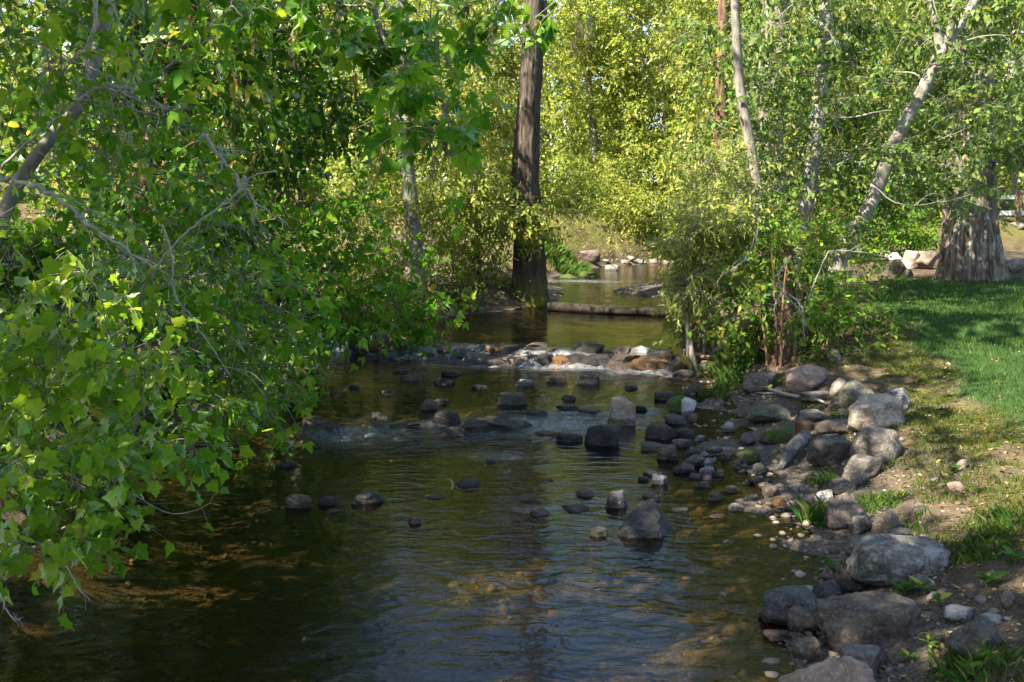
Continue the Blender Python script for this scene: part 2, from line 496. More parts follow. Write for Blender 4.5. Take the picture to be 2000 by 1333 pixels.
# water
def water_mat():
    m, nt = newmat("stream_water"); b = NB(nt)
    geo = b.n("ShaderNodeNewGeometry"); pos = geo.outputs["Position"]
    fo = b.n("ShaderNodeAttribute", attribute_name="foam")
    ru = b.n("ShaderNodeAttribute", attribute_name="chop")
    w1 = b.noise(b.mapping(pos, (3.6, 8.0, 1.0), rot=(0, 0, 0.25)), 1.0, 2, 0.5, 0.9)
    w2 = b.noise(b.mapping(pos, (14.0, 26.0, 1.0), rot=(0, 0, -0.2)), 1.0, 3, 0.6, 0.4)
    h = b.math('ADD', w1, b.math('MULTIPLY', w2, 0.10))
    bp = b.n("ShaderNodeBump"); bp.inputs["Distance"].default_value = 0.032
    b.l(b.math('MULTIPLY_ADD', ru.outputs["Fac"], 0.95, 0.16), bp.inputs["Strength"]); b.l(h, bp.inputs["Height"])
    nor = bp.outputs[0]
    fr = b.n("ShaderNodeFresnel"); fr.inputs[0].default_value = 1.42; b.l(nor, fr.inputs[1])
    g = b.n("ShaderNodeBsdfGlossy"); g.inputs["Roughness"].default_value = 0.10; b.l(nor, g.inputs["Normal"])
    t = b.n("ShaderNodeBsdfTransparent"); t.inputs[0].default_value = (0.54, 0.47, 0.30, 1)
    ms = b.n("ShaderNodeMixShader"); b.l(fr.outputs[0], ms.inputs[0]); b.l(t.outputs[0], ms.inputs[1]); b.l(g.outputs[0], ms.inputs[2])
    d = b.n("ShaderNodeBsdfDiffuse"); d.inputs[0].default_value = (0.62, 0.66, 0.70, 1); b.l(nor, d.inputs["Normal"])
    tr = b.n("ShaderNodeBsdfTranslucent"); tr.inputs[0].default_value = (0.6, 0.64, 0.68, 1)
    fm = b.n("ShaderNodeMixShader"); fm.inputs[0].default_value = 0.4; b.l(d.outputs[0], fm.inputs[1]); b.l(tr.outputs[0], fm.inputs[2])
    st = b.noise(b.mapping(pos, (10.0, 4.0, 5.0)), 1.0, 5, 0.65, 1.2)
    ff = b.math('MULTIPLY', fo.outputs["Fac"], b.ramp(st, [(0.30, 0.0), (0.62, 1.0)]))
    ms2 = b.n("ShaderNodeMixShader"); b.l(ff, ms2.inputs[0]); b.l(ms.outputs[0], ms2.inputs[1]); b.l(fm.outputs[0], ms2.inputs[2])
    b.out(ms2.outputs[0])
    return m

def build_water():
    wx = np.arange(-4.0, 6.5, 0.05); wy = np.concatenate([np.arange(-8, 2.5, 0.3), np.arange(2.5, 19, 0.05), np.arange(19, 35, 0.12)])
    X, Y = np.meshgrid(wx, wy)
    X2 = np.concatenate([wx, np.arange(6.6, 24, 0.3)]); X, Y = np.meshgrid(X2, wy)
    S, _ = chan(X, Y)
    W = wlevel(X, Y)
    gy = np.gradient(W, axis=0) / np.maximum(np.gradient(Y, axis=0), 1e-4)
    steep = np.clip(gy / 0.5, 0, 1)
    c = Y + 0.33 * np.clip(X, -3.2, 3)
    r = Y - 0.22 * X
    run = smooth((c - 12.3) / 0.8) * smooth((13.35 - c) / 0.3)
    chop = np.clip(0.16 + 0.30 * smooth((fbm(X * .7, Y * .5, 0, 47) + .12) / .4) * smooth((X + 2.2) / 1.2) + 0.8 * steep + 0.7 * run + 0.8 * smooth((r - 8.7) / 0.5) * smooth((10.3 - r) / 0.4) * smooth((fbm(X * 0.8, Y * 0.4, 0, 41) + 0.25) / 0.3)
                   - 0.27 * smooth((c - 13.8) / 0.4) * smooth((18.2 - Y) / .4), 0.03, 1)
    f = 0.8 * smooth((steep - 0.3) / 0.4) * smooth((fbm(X * 1.8 + 3, Y * 0.3, 0, 43) + 0.02) / 0.25)
    f = f * np.where(Y < 11.5, 0.0, 1.0)
    for (px, py, rx, ry, k) in ((690, 848, 0.40, 0.30, .6), (1020, 708, 1.0, 0.22, .9), (1130, 714, 0.8, 0.2, .7), (1270, 724, .5, .2, .6), (880, 690, .7, .18, .55), (1080, 830, .5, .35, .6), (930, 838, .4, .25, .45), (980, 890, .35, .2, .35),
                                 (1140, 550, .9, .35, .5), (1045, 995, .10, .06, .8)):
        P = hit(px, py)
        f = np.maximum(f, k * np.exp(-((X - P[0]) / rx) ** 2 - ((Y - P[1]) / ry) ** 2))
    f = f * 0.68
    Z = W + 0.012 * chop * vnoise(X * 3, Y * 5, 0, 51) + 0.02 * steep * vnoise(X * 9, Y * 4, 0, 52) + 0.012 * f * np.abs(vnoise(X * 6, Y * 6, 0, 53)) * (Y > 8)
    fc = grid_faces(len(X2), len(wy))
    keep = (S.ravel()[fc] < 0.35).any(1)
    fc = fc[keep]
    used = np.unique(fc); remap = np.full(X.size, -1); remap[used] = np.arange(len(used))
    V = np.stack([X, Y, Z], -1).reshape(-1, 3)[used]
    me = mesh_np("stream_water", V, remap[fc], water_mat(), attrs={"foam": ('FLOAT', f.ravel()[used]), "chop": ('FLOAT', chop.ravel()[used])})
    ob("stream_water", me, kind="structure")
build_water()

# ------------------------------------------------------------------ leaves, branches, trees
def T_simple(w, fold=0.10, droop=0.10):
    V = np.array([(0, 0, 0), (0.45, w, fold), (1, 0, -droop), (0.45, -w, fold)], float)
    return V, np.array([(0, 2, 1), (0, 3, 2)])

def T_ovate(w, fold=0.07, droop=0.16):
    V = np.array([(0, 0, 0), (0.3, 0.94 * w, fold - 0.09 * droop), (0.3, 0, -0.09 * droop), (0.3, -0.94 * w, fold - 0.09 * droop),
                  (0.68, 0.78 * w, 0.8 * fold - 0.46 * droop), (0.68, 0, -0.46 * droop), (0.68, -0.78 * w, 0.8 * fold - 0.46 * droop), (1, 0, -droop)], float)
    return V, np.array([(0, 2, 1), (0, 3, 2), (1, 2, 5), (1, 5, 4), (2, 3, 6), (2, 6, 5), (4, 5, 7), (5, 6, 7)])

def T_lobed():
    half = [(0.0, 0.0), (0.04, 0.14), (-0.02, 0.3), (0.12, 0.34), (0.24, 0.31), (0.3, 0.4), (0.48, 0.45), (0.52, 0.33), (0.58, 0.25), (0.7, 0.23), (0.78, 0.14), (1.0, 0.0)]
    out = half + [(x, -y) for x, y in half[-2:0:-1]]
    V = [(x, y, 0.10 * abs(y) - 0.16 * x * x + 0.03 * math.sin(9 * x + 5 * y)) for x, y in out]
    V.append((0.38, 0, -0.05)); c = len(V) - 1; n = len(out)
    return np.array(V, float), np.array([(c, i, (i + 1) % n) for i in range(n)])

def T_tri():
    """three pointed, toothed leaflets on one stalk"""
    V0 = np.array([(0, 0, 0), (0.42, 0.29, 0.05), (0.45, 0, -0.04), (0.42, -0.29, 0.05), (1, 0, -0.18)], float)
    F0 = np.array([(0, 2, 1), (0, 3, 2), (1, 2, 4), (2, 3, 4)])
    Vs, Fs, k = [], [], 0
    for ang, sc_, ox in ((0, 0.62, 0.38), (0.95, 0.48, 0.32), (-0.95, 0.48, 0.32)):
        R = np.array([(math.cos(ang), -math.sin(ang), 0), (math.sin(ang), math.cos(ang), 0), (0, 0, 1)])
        v = (V0 * sc_) @ R.T + np.array([ox, 0, 0]); v[:, 2] -= 0.10 * v[:, 0] ** 2
        Vs.append(v); Fs.append(F0 + k); k += len(v)
    Vs.append(np.array([(0, 0.008, 0), (0, -0.008, 0), (0.38, 0, 0)])); Fs.append(np.array([(k, k + 1, k + 2)]))
    return np.vstack(Vs), np.vstack(Fs)

TEMPL = {"simple": T_simple(0.27), "narrow": T_simple(0.15), "ovate": T_ovate(0.27), "willow": T_ovate(0.16), "lobed": T_lobed(), "tri": T_tri(),
         "samara": T_ovate(0.17, 0.02, 0.05)}
LEAF_AREA = {"simple": 0.27, "narrow": 0.15, "ovate": 0.34, "willow": 0.2, "lobed": 0.42, "tri": 0.36}

def nrm(a):
    return a / np.maximum(np.linalg.norm(a, axis=-1, keepdims=True), 1e-9)

def leaf_verts(kind, P, A, N, S, lv):
    T, Fc = TEMPL[kind]
    A = nrm(A); B = nrm(np.cross(N, A)); N = np.cross(A, B)
    wv = (0.78 + 0.4 * np.modf(lv * 17.13)[0])[:, None, None]; cu = (0.3 + 3.4 * np.modf(lv * 29.7)[0] ** 1.6)[:, None, None]
    V = P[:, None, :] + S[:, None, None] * (T[None, :, 0:1] * A[:, None, :] + wv * T[None, :, 1:2] * B[:, None, :] + cu * T[None, :, 2:3] * N[:, None, :])
    n, k = len(P), len(T)
    F_ = Fc[None] + (np.arange(n) * k)[:, None, None]
    return V.reshape(-1, 3), F_.reshape(-1, 3), np.repeat(lv, k)

def tube(pts, rad, n=8, cap=True, bark=0.0, seed=0, flare=0.0, freq=9.0):
    """one tapered tube along pts; bark > 0 carves furrows into it"""
    pts = np.asarray(pts, float); rad = np.asarray(rad, float)
    T = nrm(np.gradient(pts, axis=0))
    up = np.array([0, 1.0, 0]) if abs(T[0, 1]) < 0.8 else np.array([1.0, 0, 0])
    U = nrm(np.cross(T, up)); Wv = np.cross(T, U)
    a = np.linspace(0, 2 * math.pi, n, endpoint=False)
    ca, sa = np.cos(a), np.sin(a)
    R = np.repeat(rad[:, None], n, 1)
    L = np.concatenate([[0], np.cumsum(np.linalg.norm(np.diff(pts, axis=0), axis=1))])
    if bark > 0:
        z = L[:, None] + 0 * a[None]
        nx, ny = (ca * freq / 6.28)[None] + 0 * z, (sa * freq / 6.28)[None] + 0 * z
        wob = 0.25 * vnoise(nx, ny, z * 1.5, seed + 5)
        ridge = np.sqrt(np.abs(vnoise(nx * 2.2 + wob, ny * 2.2 + wob, z * 0.9, seed))) + 0.6 * np.abs(vnoise(nx * 5 + wob, ny * 5, z * 2.6, seed + 1)) + 0.4 * vnoise(nx * 6, ny * 6, z * 9.0, seed + 3) - 0.2
        lump = fbm(nx * 0.5, ny * 0.5, z * 0.7, seed + 2, 3)
        R = R * (1 + bark * (ridge - 0.45) + 1.3 * bark * lump)
    if flare > 0:
        lob = 1 + 0.55 * np.cos(5 * a + seed) + 0.3 * np.cos(8 * a + 2 * seed)
        R = R * (1 + flare * np.exp(-L / (2.6 * rad[0]))[:, None] * (0.55 + 0.45 * lob)[None])
    V = pts[:, None, :] + R[..., None] * (ca[None, :, None] * U[:, None, :] + sa[None, :, None] * Wv[:, None, :])
    m = len(pts)
    i = np.arange(m * n).reshape(m, n)
    j = np.roll(i, -1, axis=1)
    Fq = np.stack([i[:-1], j[:-1], j[1:], i[1:]], -1).reshape(-1, 4)
    V = V.reshape(-1, 3)
    tri = np.zeros((0, 3), int)
    if cap:
        V = np.vstack([V, pts[-1] + T[-1] * rad[-1] * 0.4, pts[0] - T[0] * rad[0] * 0.05])
        e, b0 = len(V) - 2, len(V) - 1
        tri = np.concatenate([np.stack([i[-1], j[-1], np.full(n, e)], -1), np.stack([j[0], i[0], np.full(n, b0)], -1)])
    return V, Fq, tri

class Acc:
    def __init__(s): s.V, s.Q, s.T, s.k, s.lv = [], [], [], 0, []
    def add(s, V, Q=None, T=None):
        if Q is not None and len(Q): s.Q.append(np.asarray(Q) + s.k)
        if T is not None and len(T): s.T.append(np.asarray(T) + s.k)
        s.V.append(V); s.k += len(V)
    def tube(s, pts, rad, n=6, **kw): s.add(*tube(pts, rad, n, **kw))
    def mesh(s, name, mat, attrs=None):
        fs = []
        if s.Q: fs.append(np.vstack(s.Q))
        if s.T: fs.append(np.vstack(s.T))
        return mesh_np(name, np.vstack(s.V), fs, mat, attrs=attrs)

def twigs_batch(S, M, E, r):
    """thin three-sided bent twigs"""
    T = nrm(E - S)
    ref = np.where(np.abs(T[:, 2:3]) < 0.9, np.array([[0, 0, 1.0]]), np.array([[1.0, 0, 0]]))
    U = nrm(np.cross(T, ref)); Wv = np.cross(T, U)
    rings = []
    for P, k in ((S, 1.0), (M, 0.75), (E, 0.3)):
        for a in (0, 2.094, 4.189):
            rings.append(P + (r * k)[:, None] * (math.cos(a) * U + math.sin(a) * Wv))
    V = np.stack(rings, 1)
    n = len(S)
    q = []
    for l in (0, 3):
        for c in range(3):
            q.append((l + c, l + (c + 1) % 3, l + 3 + (c + 1) % 3, l + 3 + c))
    Q = np.array(q)[None] + (np.arange(n) * 9)[:, None, None]
    return V.reshape(-1, 3), Q.reshape(-1, 4)

LEAFMESH = {}
def leaf_mesh(kind, mat, v):
    key = (kind, mat.name, v)
    if key not in LEAFMESH:
        T, Fc = TEMPL[kind]
        LEAFMESH[key] = mesh_np("leaf", T, Fc, mat, attrs={"lv": ('FLOAT', np.full(len(T), (v + 0.5) / 10))})
    return LEAFMESH[key]

def foliage(rng, blobs, kind, size, droop, per, spread, twig_len):
    """blobs: (centre, radii, number of leaves, subclusters). Returns leaves and twig/branch segments."""
    P, A, N, S = [], [], [], []
    tw_s, tw_e, subs = [], [], []
    for c, r, n, m in blobs:
        c = np.asarray(c, float); r = np.asarray(r, float)
        d = nrm(rng.normal(size=(m, 3))) * (rng.random((m, 1)) ** 0.45) * 0.86
        sc_ = c + d * r
        subs.append((c, sc_))
        ns = max(1, int(n / per))
        k = rng.integers(0, m, ns)
        sig = spread * (np.mean(r) / m ** 0.33)
        st = sc_[k] + rng.normal(size=(ns, 3)) * sig * np.array([1, 1, 0.75]) * 0.55
        dv = nrm(st - sc_[k] + 0.5 * (sc_[k] - c) / np.mean(r) + rng.normal(size=(ns, 3)) * 0.5 * sig + np.array([0, 0, -0.35 * droop * sig]))
        L = twig_len * (0.6 + 0.8 * rng.random(ns))
        en = st + dv * L[:, None] + np.array([0, 0, -1.0]) * (droop * 0.35 * L)[:, None]
        tw_s.append(st - dv * L[:, None] * 0.5); tw_e.append(en)
        t = (np.arange(per)[None] + rng.random((ns, per))) / per
        p = st[:, None] + (en - st)[:, None] * t[..., None]
        side = nrm(np.cross(dv, rng.normal(size=(ns, 3))))
        sgn = np.where(np.arange(per) % 2 == 0, 1.0, -1.0)[None, :, None]
        ax = nrm(0.55 * dv[:, None] + 0.8 * sgn * side[:, None] + 0.45 * rng.normal(size=(ns, per, 3)) + np.array([0, 0, -1.0]) * droop)
        nn = nrm(rng.normal(size=(ns, per, 3)) * 0.65 + np.array([0, 0, 1.0]) * (1.15 - 0.75 * droop))
        P.append(p.reshape(-1, 3)); A.append(ax.reshape(-1, 3)); N.append(nn.reshape(-1, 3))
        S.append((size * (0.42 + 0.85 * rng.random(ns * per) ** 0.8)))
    return np.vstack(P), np.vstack(A), np.vstack(N), np.concatenate(S), np.vstack(tw_s), np.vstack(tw_e), subs

def make_tree(name, label, cat, trunk, rad, bark, blobs, leaf=None, n_obj=0, seed=0, sides=14, furrow=0.05, flare=0.25, freq=9.0,
              stems=None, extra=None, group=None, limb_r=0.28, twig_r=0.004, dead=None, dead_mat=None, step=6, crown_name="crown", limbs=True):
    """trunk: world points from the ground up. leaf: dict(kind, size, mat, droop, per, spread, twig)"""
    rng = np.random.default_rng(seed + 100)
    trunk = np.asarray(trunk, float)
    base = trunk[0]
    rt = root(name, base, label, cat, group)
    o3 = base[None]
    pts = catmull(trunk, step); rr = np.interp(np.linspace(0, 1, len(pts)), np.linspace(0, 1, len(rad)), rad)
    tr = Acc(); tr.tube(pts, rr, sides, bark=furrow, seed=seed, flare=flare, freq=freq)
    for spts, srad in (stems or []):
        sp = catmull(spts, 5)
        tr.tube(sp, np.interp(np.linspace(0, 1, len(sp)), np.linspace(0, 1, len(srad)), srad), max(6, sides // 2), bark=furrow, seed=seed + 9, freq=freq)
    P = A = N = S = None
    br = Acc()
    if blobs:
        P, A, N, S, ts, te, subs = foliage(rng, blobs, leaf["kind"], leaf["size"], leaf.get("droop", 0.5), leaf.get("per", 7), leaf.get("spread", 1.0), leaf.get("twig", 0.3))
        allp = pts if not stems else np.vstack([pts] + [catmull(s_[0], 5) for s_ in stems])
        nodes = [p_ for p_ in allp] + [p_ for pth, _, _ in (extra or []) for p_ in catmull(pth, 5)]
        nr = [limb_r * np.mean(rad)] * len(allp) + [min(limb_r * np.mean(rad), 0.5 * r0 + 0.002) for pth, r0, _ in (extra or []) for _ in catmull(pth, 5)]
        nd0 = np.array(nodes)
        order = np.argsort([np.linalg.norm(nd0 - c, axis=1).min() for c, _ in subs])
        lrs = {}
        for oi_ in order:
            c = subs[oi_][0]
            arr = np.array(nodes); v = c[None] - arr
            d = np.linalg.norm(v, axis=1) + 0.5 * np.clip(-v[:, 2], 0, 9) * (1 - 0.8 * leaf.get("droop", 0.5)) + 0.25
            qi = d.argmin(); q = arr[qi]
            ln = np.linalg.norm(c - q)
            lr = max(0.004, min(nr[qi] * 0.72, 0.016 * ln + 0.004))
            mid = 0.5 * (q + c) + np.array([0, 0, 0.10 * ln]) + rng.normal(size=3) * 0.09 * ln
            cp = catmull([q, 0.75 * q + 0.25 * c + rng.normal(size=3) * 0.05 * ln + np.array([0, 0, 0.05 * ln]), mid, c], 4)
            if base[1] > 22: br.tube(cp[::3], np.linspace(lr, lr * 0.5, len(cp[::3])), 4, cap=False)
            else: br.tube(cp, np.linspace(lr, lr * 0.5, len(cp)), 5, cap=False)
            for p_ in cp[4:]:
                nodes.append(p_); nr.append(lr * 0.7)
            lrs[oi_] = lr * 0.6
        for oi_, (c, sub) in enumerate(subs):
            lr = lrs[oi_]
            for s_ in sub:
                mm = 0.5 * (c + s_) + rng.normal(size=3) * 0.08 * np.linalg.norm(s_ - c)
                br.tube(np.array([c, mm, s_]), [lr * 0.5, lr * 0.36, lr * 0.16 + 0.001], 3, cap=False)
        mid = 0.5 * (ts + te) + np.array([0, 0, 0.05]) * np.linalg.norm(te - ts, axis=1, keepdims=True)
        if base[1] > 12.5 or base[0] < -5.5:
            kp = rng.random(len(ts)) < (0.4 if base[1] < 25 else 0.06)
            ts, te, mid = ts[kp], te[kp], mid[kp]
        V, Q = twigs_batch(ts, mid, te, np.full(len(ts), twig_r) * (0.7 + 0.6 * rng.random(len(ts))))
        br.add(V, Q)
    for pth, r0, r1 in (extra or []):
        cp = catmull(pth, 5)
        br.tube(cp, np.linspace(r0, r1, len(cp)), 6)
    def sh(acc):
        acc.V = [v - base for v in acc.V]; return acc
    ob("trunk", sh(tr).mesh("trunk", bark), rt)
    if br.V:
        ob("branches", sh(br).mesh("branches", bark), rt, kind="stuff")
    if dead:
        for i, (pth, r0) in enumerate(dead):
            da = Acc(); dead_branch(da, rng, pth, r0)
            ob("dead_branch", sh(da).mesh("dead_branch", dead_mat), rt)
    if P is not None:
        lv = rng.random(len(P))
        cr = None
        pick = np.zeros(len(P), bool)
        if n_obj:
            px, py, zc = project(P)
            vis = (px > 5) & (px < 1995) & (py > 5) & (py < 1325) & (zc > 0.5)
            score = np.where(vis, S / np.maximum(zc, 0.3), -1)
            idx = np.argsort(-score)[:n_obj]
            pick[idx[score[idx] > 0]] = True
        if (~pick).sum() < 5: pick[:] = False
        V, F_, l2 = leaf_verts(leaf["kind"], P[~pick] - base, A[~pick], N[~pick], S[~pick], lv[~pick])
        me = mesh_np(crown_name, V, F_, leaf["mat"], smooth_sh=False, attrs={"lv": ('FLOAT', l2)})
        cr = ob(crown_name, me, rt, kind="stuff")
        if pick.any():
            Ai = nrm(A[pick]); Bi = nrm(np.cross(N[pick], Ai)); Ni = np.cross(Ai, Bi)
            for p, a, b_, n_, s, v in zip(P[pick] - base, Ai, Bi, Ni, S[pick], lv[pick]):
                lo = bpy.data.objects.new("leaf", leaf_mesh(leaf["kind"], leaf["mat"], int(v * 10)))
                b_ = b_ * (0.78 + 0.4 * ((v * 17.13) % 1)); n_ = n_ * (0.3 + 3.4 * ((v * 29.7) % 1) ** 1.6)
                M = Matrix(((a[0] * s, b_[0] * s, n_[0] * s, p[0]), (a[1] * s, b_[1] * s, n_[1] * s, p[1]), (a[2] * s, b_[2] * s, n_[2] * s, p[2]), (0, 0, 0, 1)))
                lo.parent = cr
                lo.matrix_local = M
                COL.objects.link(lo)
    return rt

def dead_branch(acc, rng, pth, r0, depth=0):
    cp = catmull(pth, 6)
    cp = cp + rng.normal(size=cp.shape) * 0.5 * r0
    acc.tube(cp, np.linspace(r0, r0 * 0.3, len(cp)), 6 if depth == 0 else 4)
    ln = np.linalg.norm(np.diff(cp, axis=0), axis=1).sum()
    if depth < 2:
        for i in range(int(4 + 5 * rng.random()) if depth == 0 else 3):
            k = rng.integers(len(cp) // 5, len(cp) - 1)
            t = nrm((cp[min(k + 1, len(cp) - 1)] - cp[k])[None])[0]
            d = nrm((t + rng.normal(size=3) * np.array([0.9, 0.5, 0.9]))[None])[0]
            L = ln * (0.14 + 0.22 * rng.random())
            p0 = cp[k]; p1 = p0 + d * L * 0.5 + rng.normal(size=3) * 0.05 * L; p2 = p0 + d * L + np.array([0, 0, -0.12 * L]) + rng.normal(size=3) * 0.12 * L
            dead_branch(acc, rng, np.array([p0, p1, p2]), r0 * (1 - 0.6 * k / len(cp)) * 0.5, depth + 1)

def pxpath(pts, D):
    """pixels -> world polyline near world distance D (number, or one per point)"""
    Ds = D if hasattr(D, '__len__') else [D] * len(pts)
    return np.array([at(x, y, d) for (x, y), d in zip(pts, Ds)])

def gpt(x, y, sink=0.12):
    return np.array([x, y, float(ground(np.array([x]), np.array([y]))[0]) - sink])

COVER = 3.2
def rect_blobs(rng, x0, y0, x1, y1, D0, D1, nb, r_m, cover, kind, size, m=6, flat=0.8, aim=None):
    """foliage blobs spread over the photo rectangle, between distances D0 and D1"""
    out = []
    Dm = 0.5 * (D0 + D1)
    area = (x1 - x0) * (y1 - y0) * (Dm / F) ** 2
    ntot = COVER * cover * area / (LEAF_AREA[kind] * size * size * 0.8)
    gx = max(1, int(round(math.sqrt(nb * (x1 - x0) / max(1, (y1 - y0)))))); gy = max(1, int(math.ceil(nb / gx)))
    k = 0
    for j in range(gy):
        for i in range(gx):
            px = x0 + (i + 0.5 + 0.7 * (rng.random() - 0.5)) * (x1 - x0) / gx
            py = y0 + (j + 0.5 + 0.7 * (rng.random() - 0.5)) * (y1 - y0) / gy
            D = D0 + (D1 - D0) * rng.random()
            r = r_m * (0.75 + 0.5 * rng.random())
            out.append((at(px, py, D), (r, r, r * flat), ntot / (gx * gy) * (0.6 + 0.8 * rng.random()), m))
    return out

# ------------------------------------------------------------------ materials of the trees
L_MAPLE = leaf_mat("leaf_maple_yellow_green", [(0.0, (0.12, 0.24, 0.012)), (0.5, (0.20, 0.33, 0.018)), (1.0, (0.36, 0.44, 0.04))], 0.48, ymix=0.015)
L_BOXEL = leaf_mat("leaf_box_elder", [(0.0, (0.06, 0.17, 0.010)), (0.5, (0.12, 0.27, 0.016)), (1.0, (0.25, 0.38, 0.028))], 0.5, ymix=0.015)
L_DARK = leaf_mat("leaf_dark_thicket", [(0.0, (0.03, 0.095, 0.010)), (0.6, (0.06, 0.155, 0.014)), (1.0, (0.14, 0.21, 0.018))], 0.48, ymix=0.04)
L_YELL = leaf_mat("leaf_sunny_yellow_green", [(0.0, (0.13, 0.21, 0.025)), (0.5, (0.25, 0.31, 0.05)), (1.0, (0.44, 0.44, 0.14))], 0.5, ymix=0.05)  # palest stops put the far foliage's sunlit highlights into the leaf colour
L_GREY = leaf_mat("leaf_grey_green", [(0.0, (0.075, 0.145, 0.032)), (0.5, (0.125, 0.20, 0.045)), (1.0, (0.22, 0.27, 0.08))], 0.45, gloss=0.42, ymix=0.03)
L_WILL = leaf_mat("leaf_willow", [(0.0, (0.15, 0.22, 0.035)), (0.5, (0.25, 0.30, 0.06)), (1.0, (0.42, 0.41, 0.15))], 0.45, gloss=0.45, ymix=0.06)
L_SHRUB = leaf_mat("leaf_bank_shrub", [(0.0, (0.07, 0.17, 0.018)), (0.5, (0.13, 0.25, 0.026)), (1.0, (0.26, 0.33, 0.06))], 0.45, ymix=0.04)
B_DARK = bark_mat("bark_dark_furrowed", (0.022, 0.017, 0.013), (0.070, 0.055, 0.044), (0.145, 0.12, 0.098), 26, 2.6, 0.9, 0.03, moss=1.0)  # bark colour lowered to carry the shade on the streamside trunk
B_COTT = bark_mat("bark_cottonwood_weathered", (0.040, 0.022, 0.013), (0.19, 0.155, 0.125), (0.40, 0.365, 0.33), 16, 0.9, 1.0, 0.05)
B_PALE = bark_mat("bark_pale_smooth", (0.11, 0.10, 0.085), (0.21, 0.195, 0.17), (0.34, 0.32, 0.29), 9, 6, 0.5, 0.015, white=0.9)
B_GREY = bark_mat("bark_grey", (0.10, 0.088, 0.075), (0.19, 0.17, 0.145), (0.30, 0.27, 0.235), 14, 5, 0.5, 0.015)
B_BROWN = bark_mat("bark_red_brown", (0.045, 0.026, 0.016), (0.13, 0.075, 0.045), (0.25, 0.16, 0.10), 22, 2.4, 0.8, 0.025)
B_TWIG = plain_mat("dead_twig_grey", (0.20, 0.18, 0.155), (0.40, 0.37, 0.33), 0.85, 30, 0.3, 0.004)
R_ = np.random.default_rng(11)

def lf(kind, size, mat, **kw):
    d = dict(kind=kind, size=size, mat=mat); d.update(kw); return d

def up(c, r, n, m=8):
    """a foliage blob given in world metres (crowns above the frame)"""
    return (np.array(c, float), np.array(r, float), n, m)

# --- the old cottonwood on the lawn
D = 19.0
cb = hit(1900, 553); cx = cb[0]; cyy = cb[1] + 0.75
def cpt(px, py): 
    p = at(px, py, cyy); return p
tp = [np.array([cpt(1898, 555)[0], cyy, float(ground(np.array([cx]), np.array([cyy]))[0]) - 0.15]), cpt(1897, 500), cpt(1894, 430), cpt(1896, 330), cpt(1898, 200), cpt(1896, 60), cpt(1890, -120), cpt(1880, -400), cpt(1870, -700)]
cw = cyy / F / 2
make_tree("cottonwood_tree", "massive old cottonwood with weathered grey furrowed trunk flaring onto the lawn", "tree", tp,
          np.array([112, 102, 90, 84, 78, 72, 62, 48, 28]) * cw, B_COTT,
          [up((cx - 1.0 + R_.normal() * 1.4, cyy + R_.normal() * 1.8, 8.0 + 6 * R_.random()), (1.5, 1.5, 1.2), 700) for _ in range(9)]
          + rect_blobs(R_, 1850, -60, 2060, 330, 16.4, 18.2, 14, 0.36, 0.36, "ovate", 0.10) + rect_blobs(R_, 1780, -60, 2040, 340, 20.6, 22.5, 12, 0.6, 0.8, "ovate", 0.10),
          lf("simple", 0.115, L_GREY, droop=0.4, per=6, twig=0.3), seed=3, sides=150, furrow=0.13, flare=0.16, freq=40, step=24, limb_r=0.12)

# --- dark trunk standing at the water in mid stream
mb = hit(1036, 597); mD = mb[1] + 0.28
P0 = at(1036, 597, mD)
tp = [np.array([P0[0], mD, P0[2] - 0.35]), at(1035, 560, mD), at(1032, 450, mD), at(1026, 340, mD), at(1032, 220, mD), at(1040, 110, mD), at(1047, 0, mD), at(1052, -130, mD), at(1040, -330, mD), at(1000, -560, mD), at(965, -800, mD)]
k = mD / F / 2
make_tree("streamside_tree", "tall dark trunked tree with mossy foot standing at the water by the log", "tree", tp,
          np.array([72, 59, 51, 51, 46, 42, 38, 36, 32, 24, 14]) * k, B_DARK,
          [up((x_, mD + R_.normal() * 1.2, z_), (1.3, 1.3, 0.9), 420) for x_, z_ in ((-2.2, 10.5), (-0.8, 11.6), (-3.2, 9.2), (-1.2, 12.8), (-2.6, 12.2), (-0.4, 10.2))]
          + rect_blobs(R_, 905, 380, 1065, 470, mD - 1.2, mD - 0.4, 4, 0.35, 0.7, "ovate", 0.085),
          lf("simple", 0.10, L_YELL, droop=0.4, twig=0.3), seed=5, sides=64, furrow=0.13, flare=0.36, freq=30, step=16, limb_r=0.16)

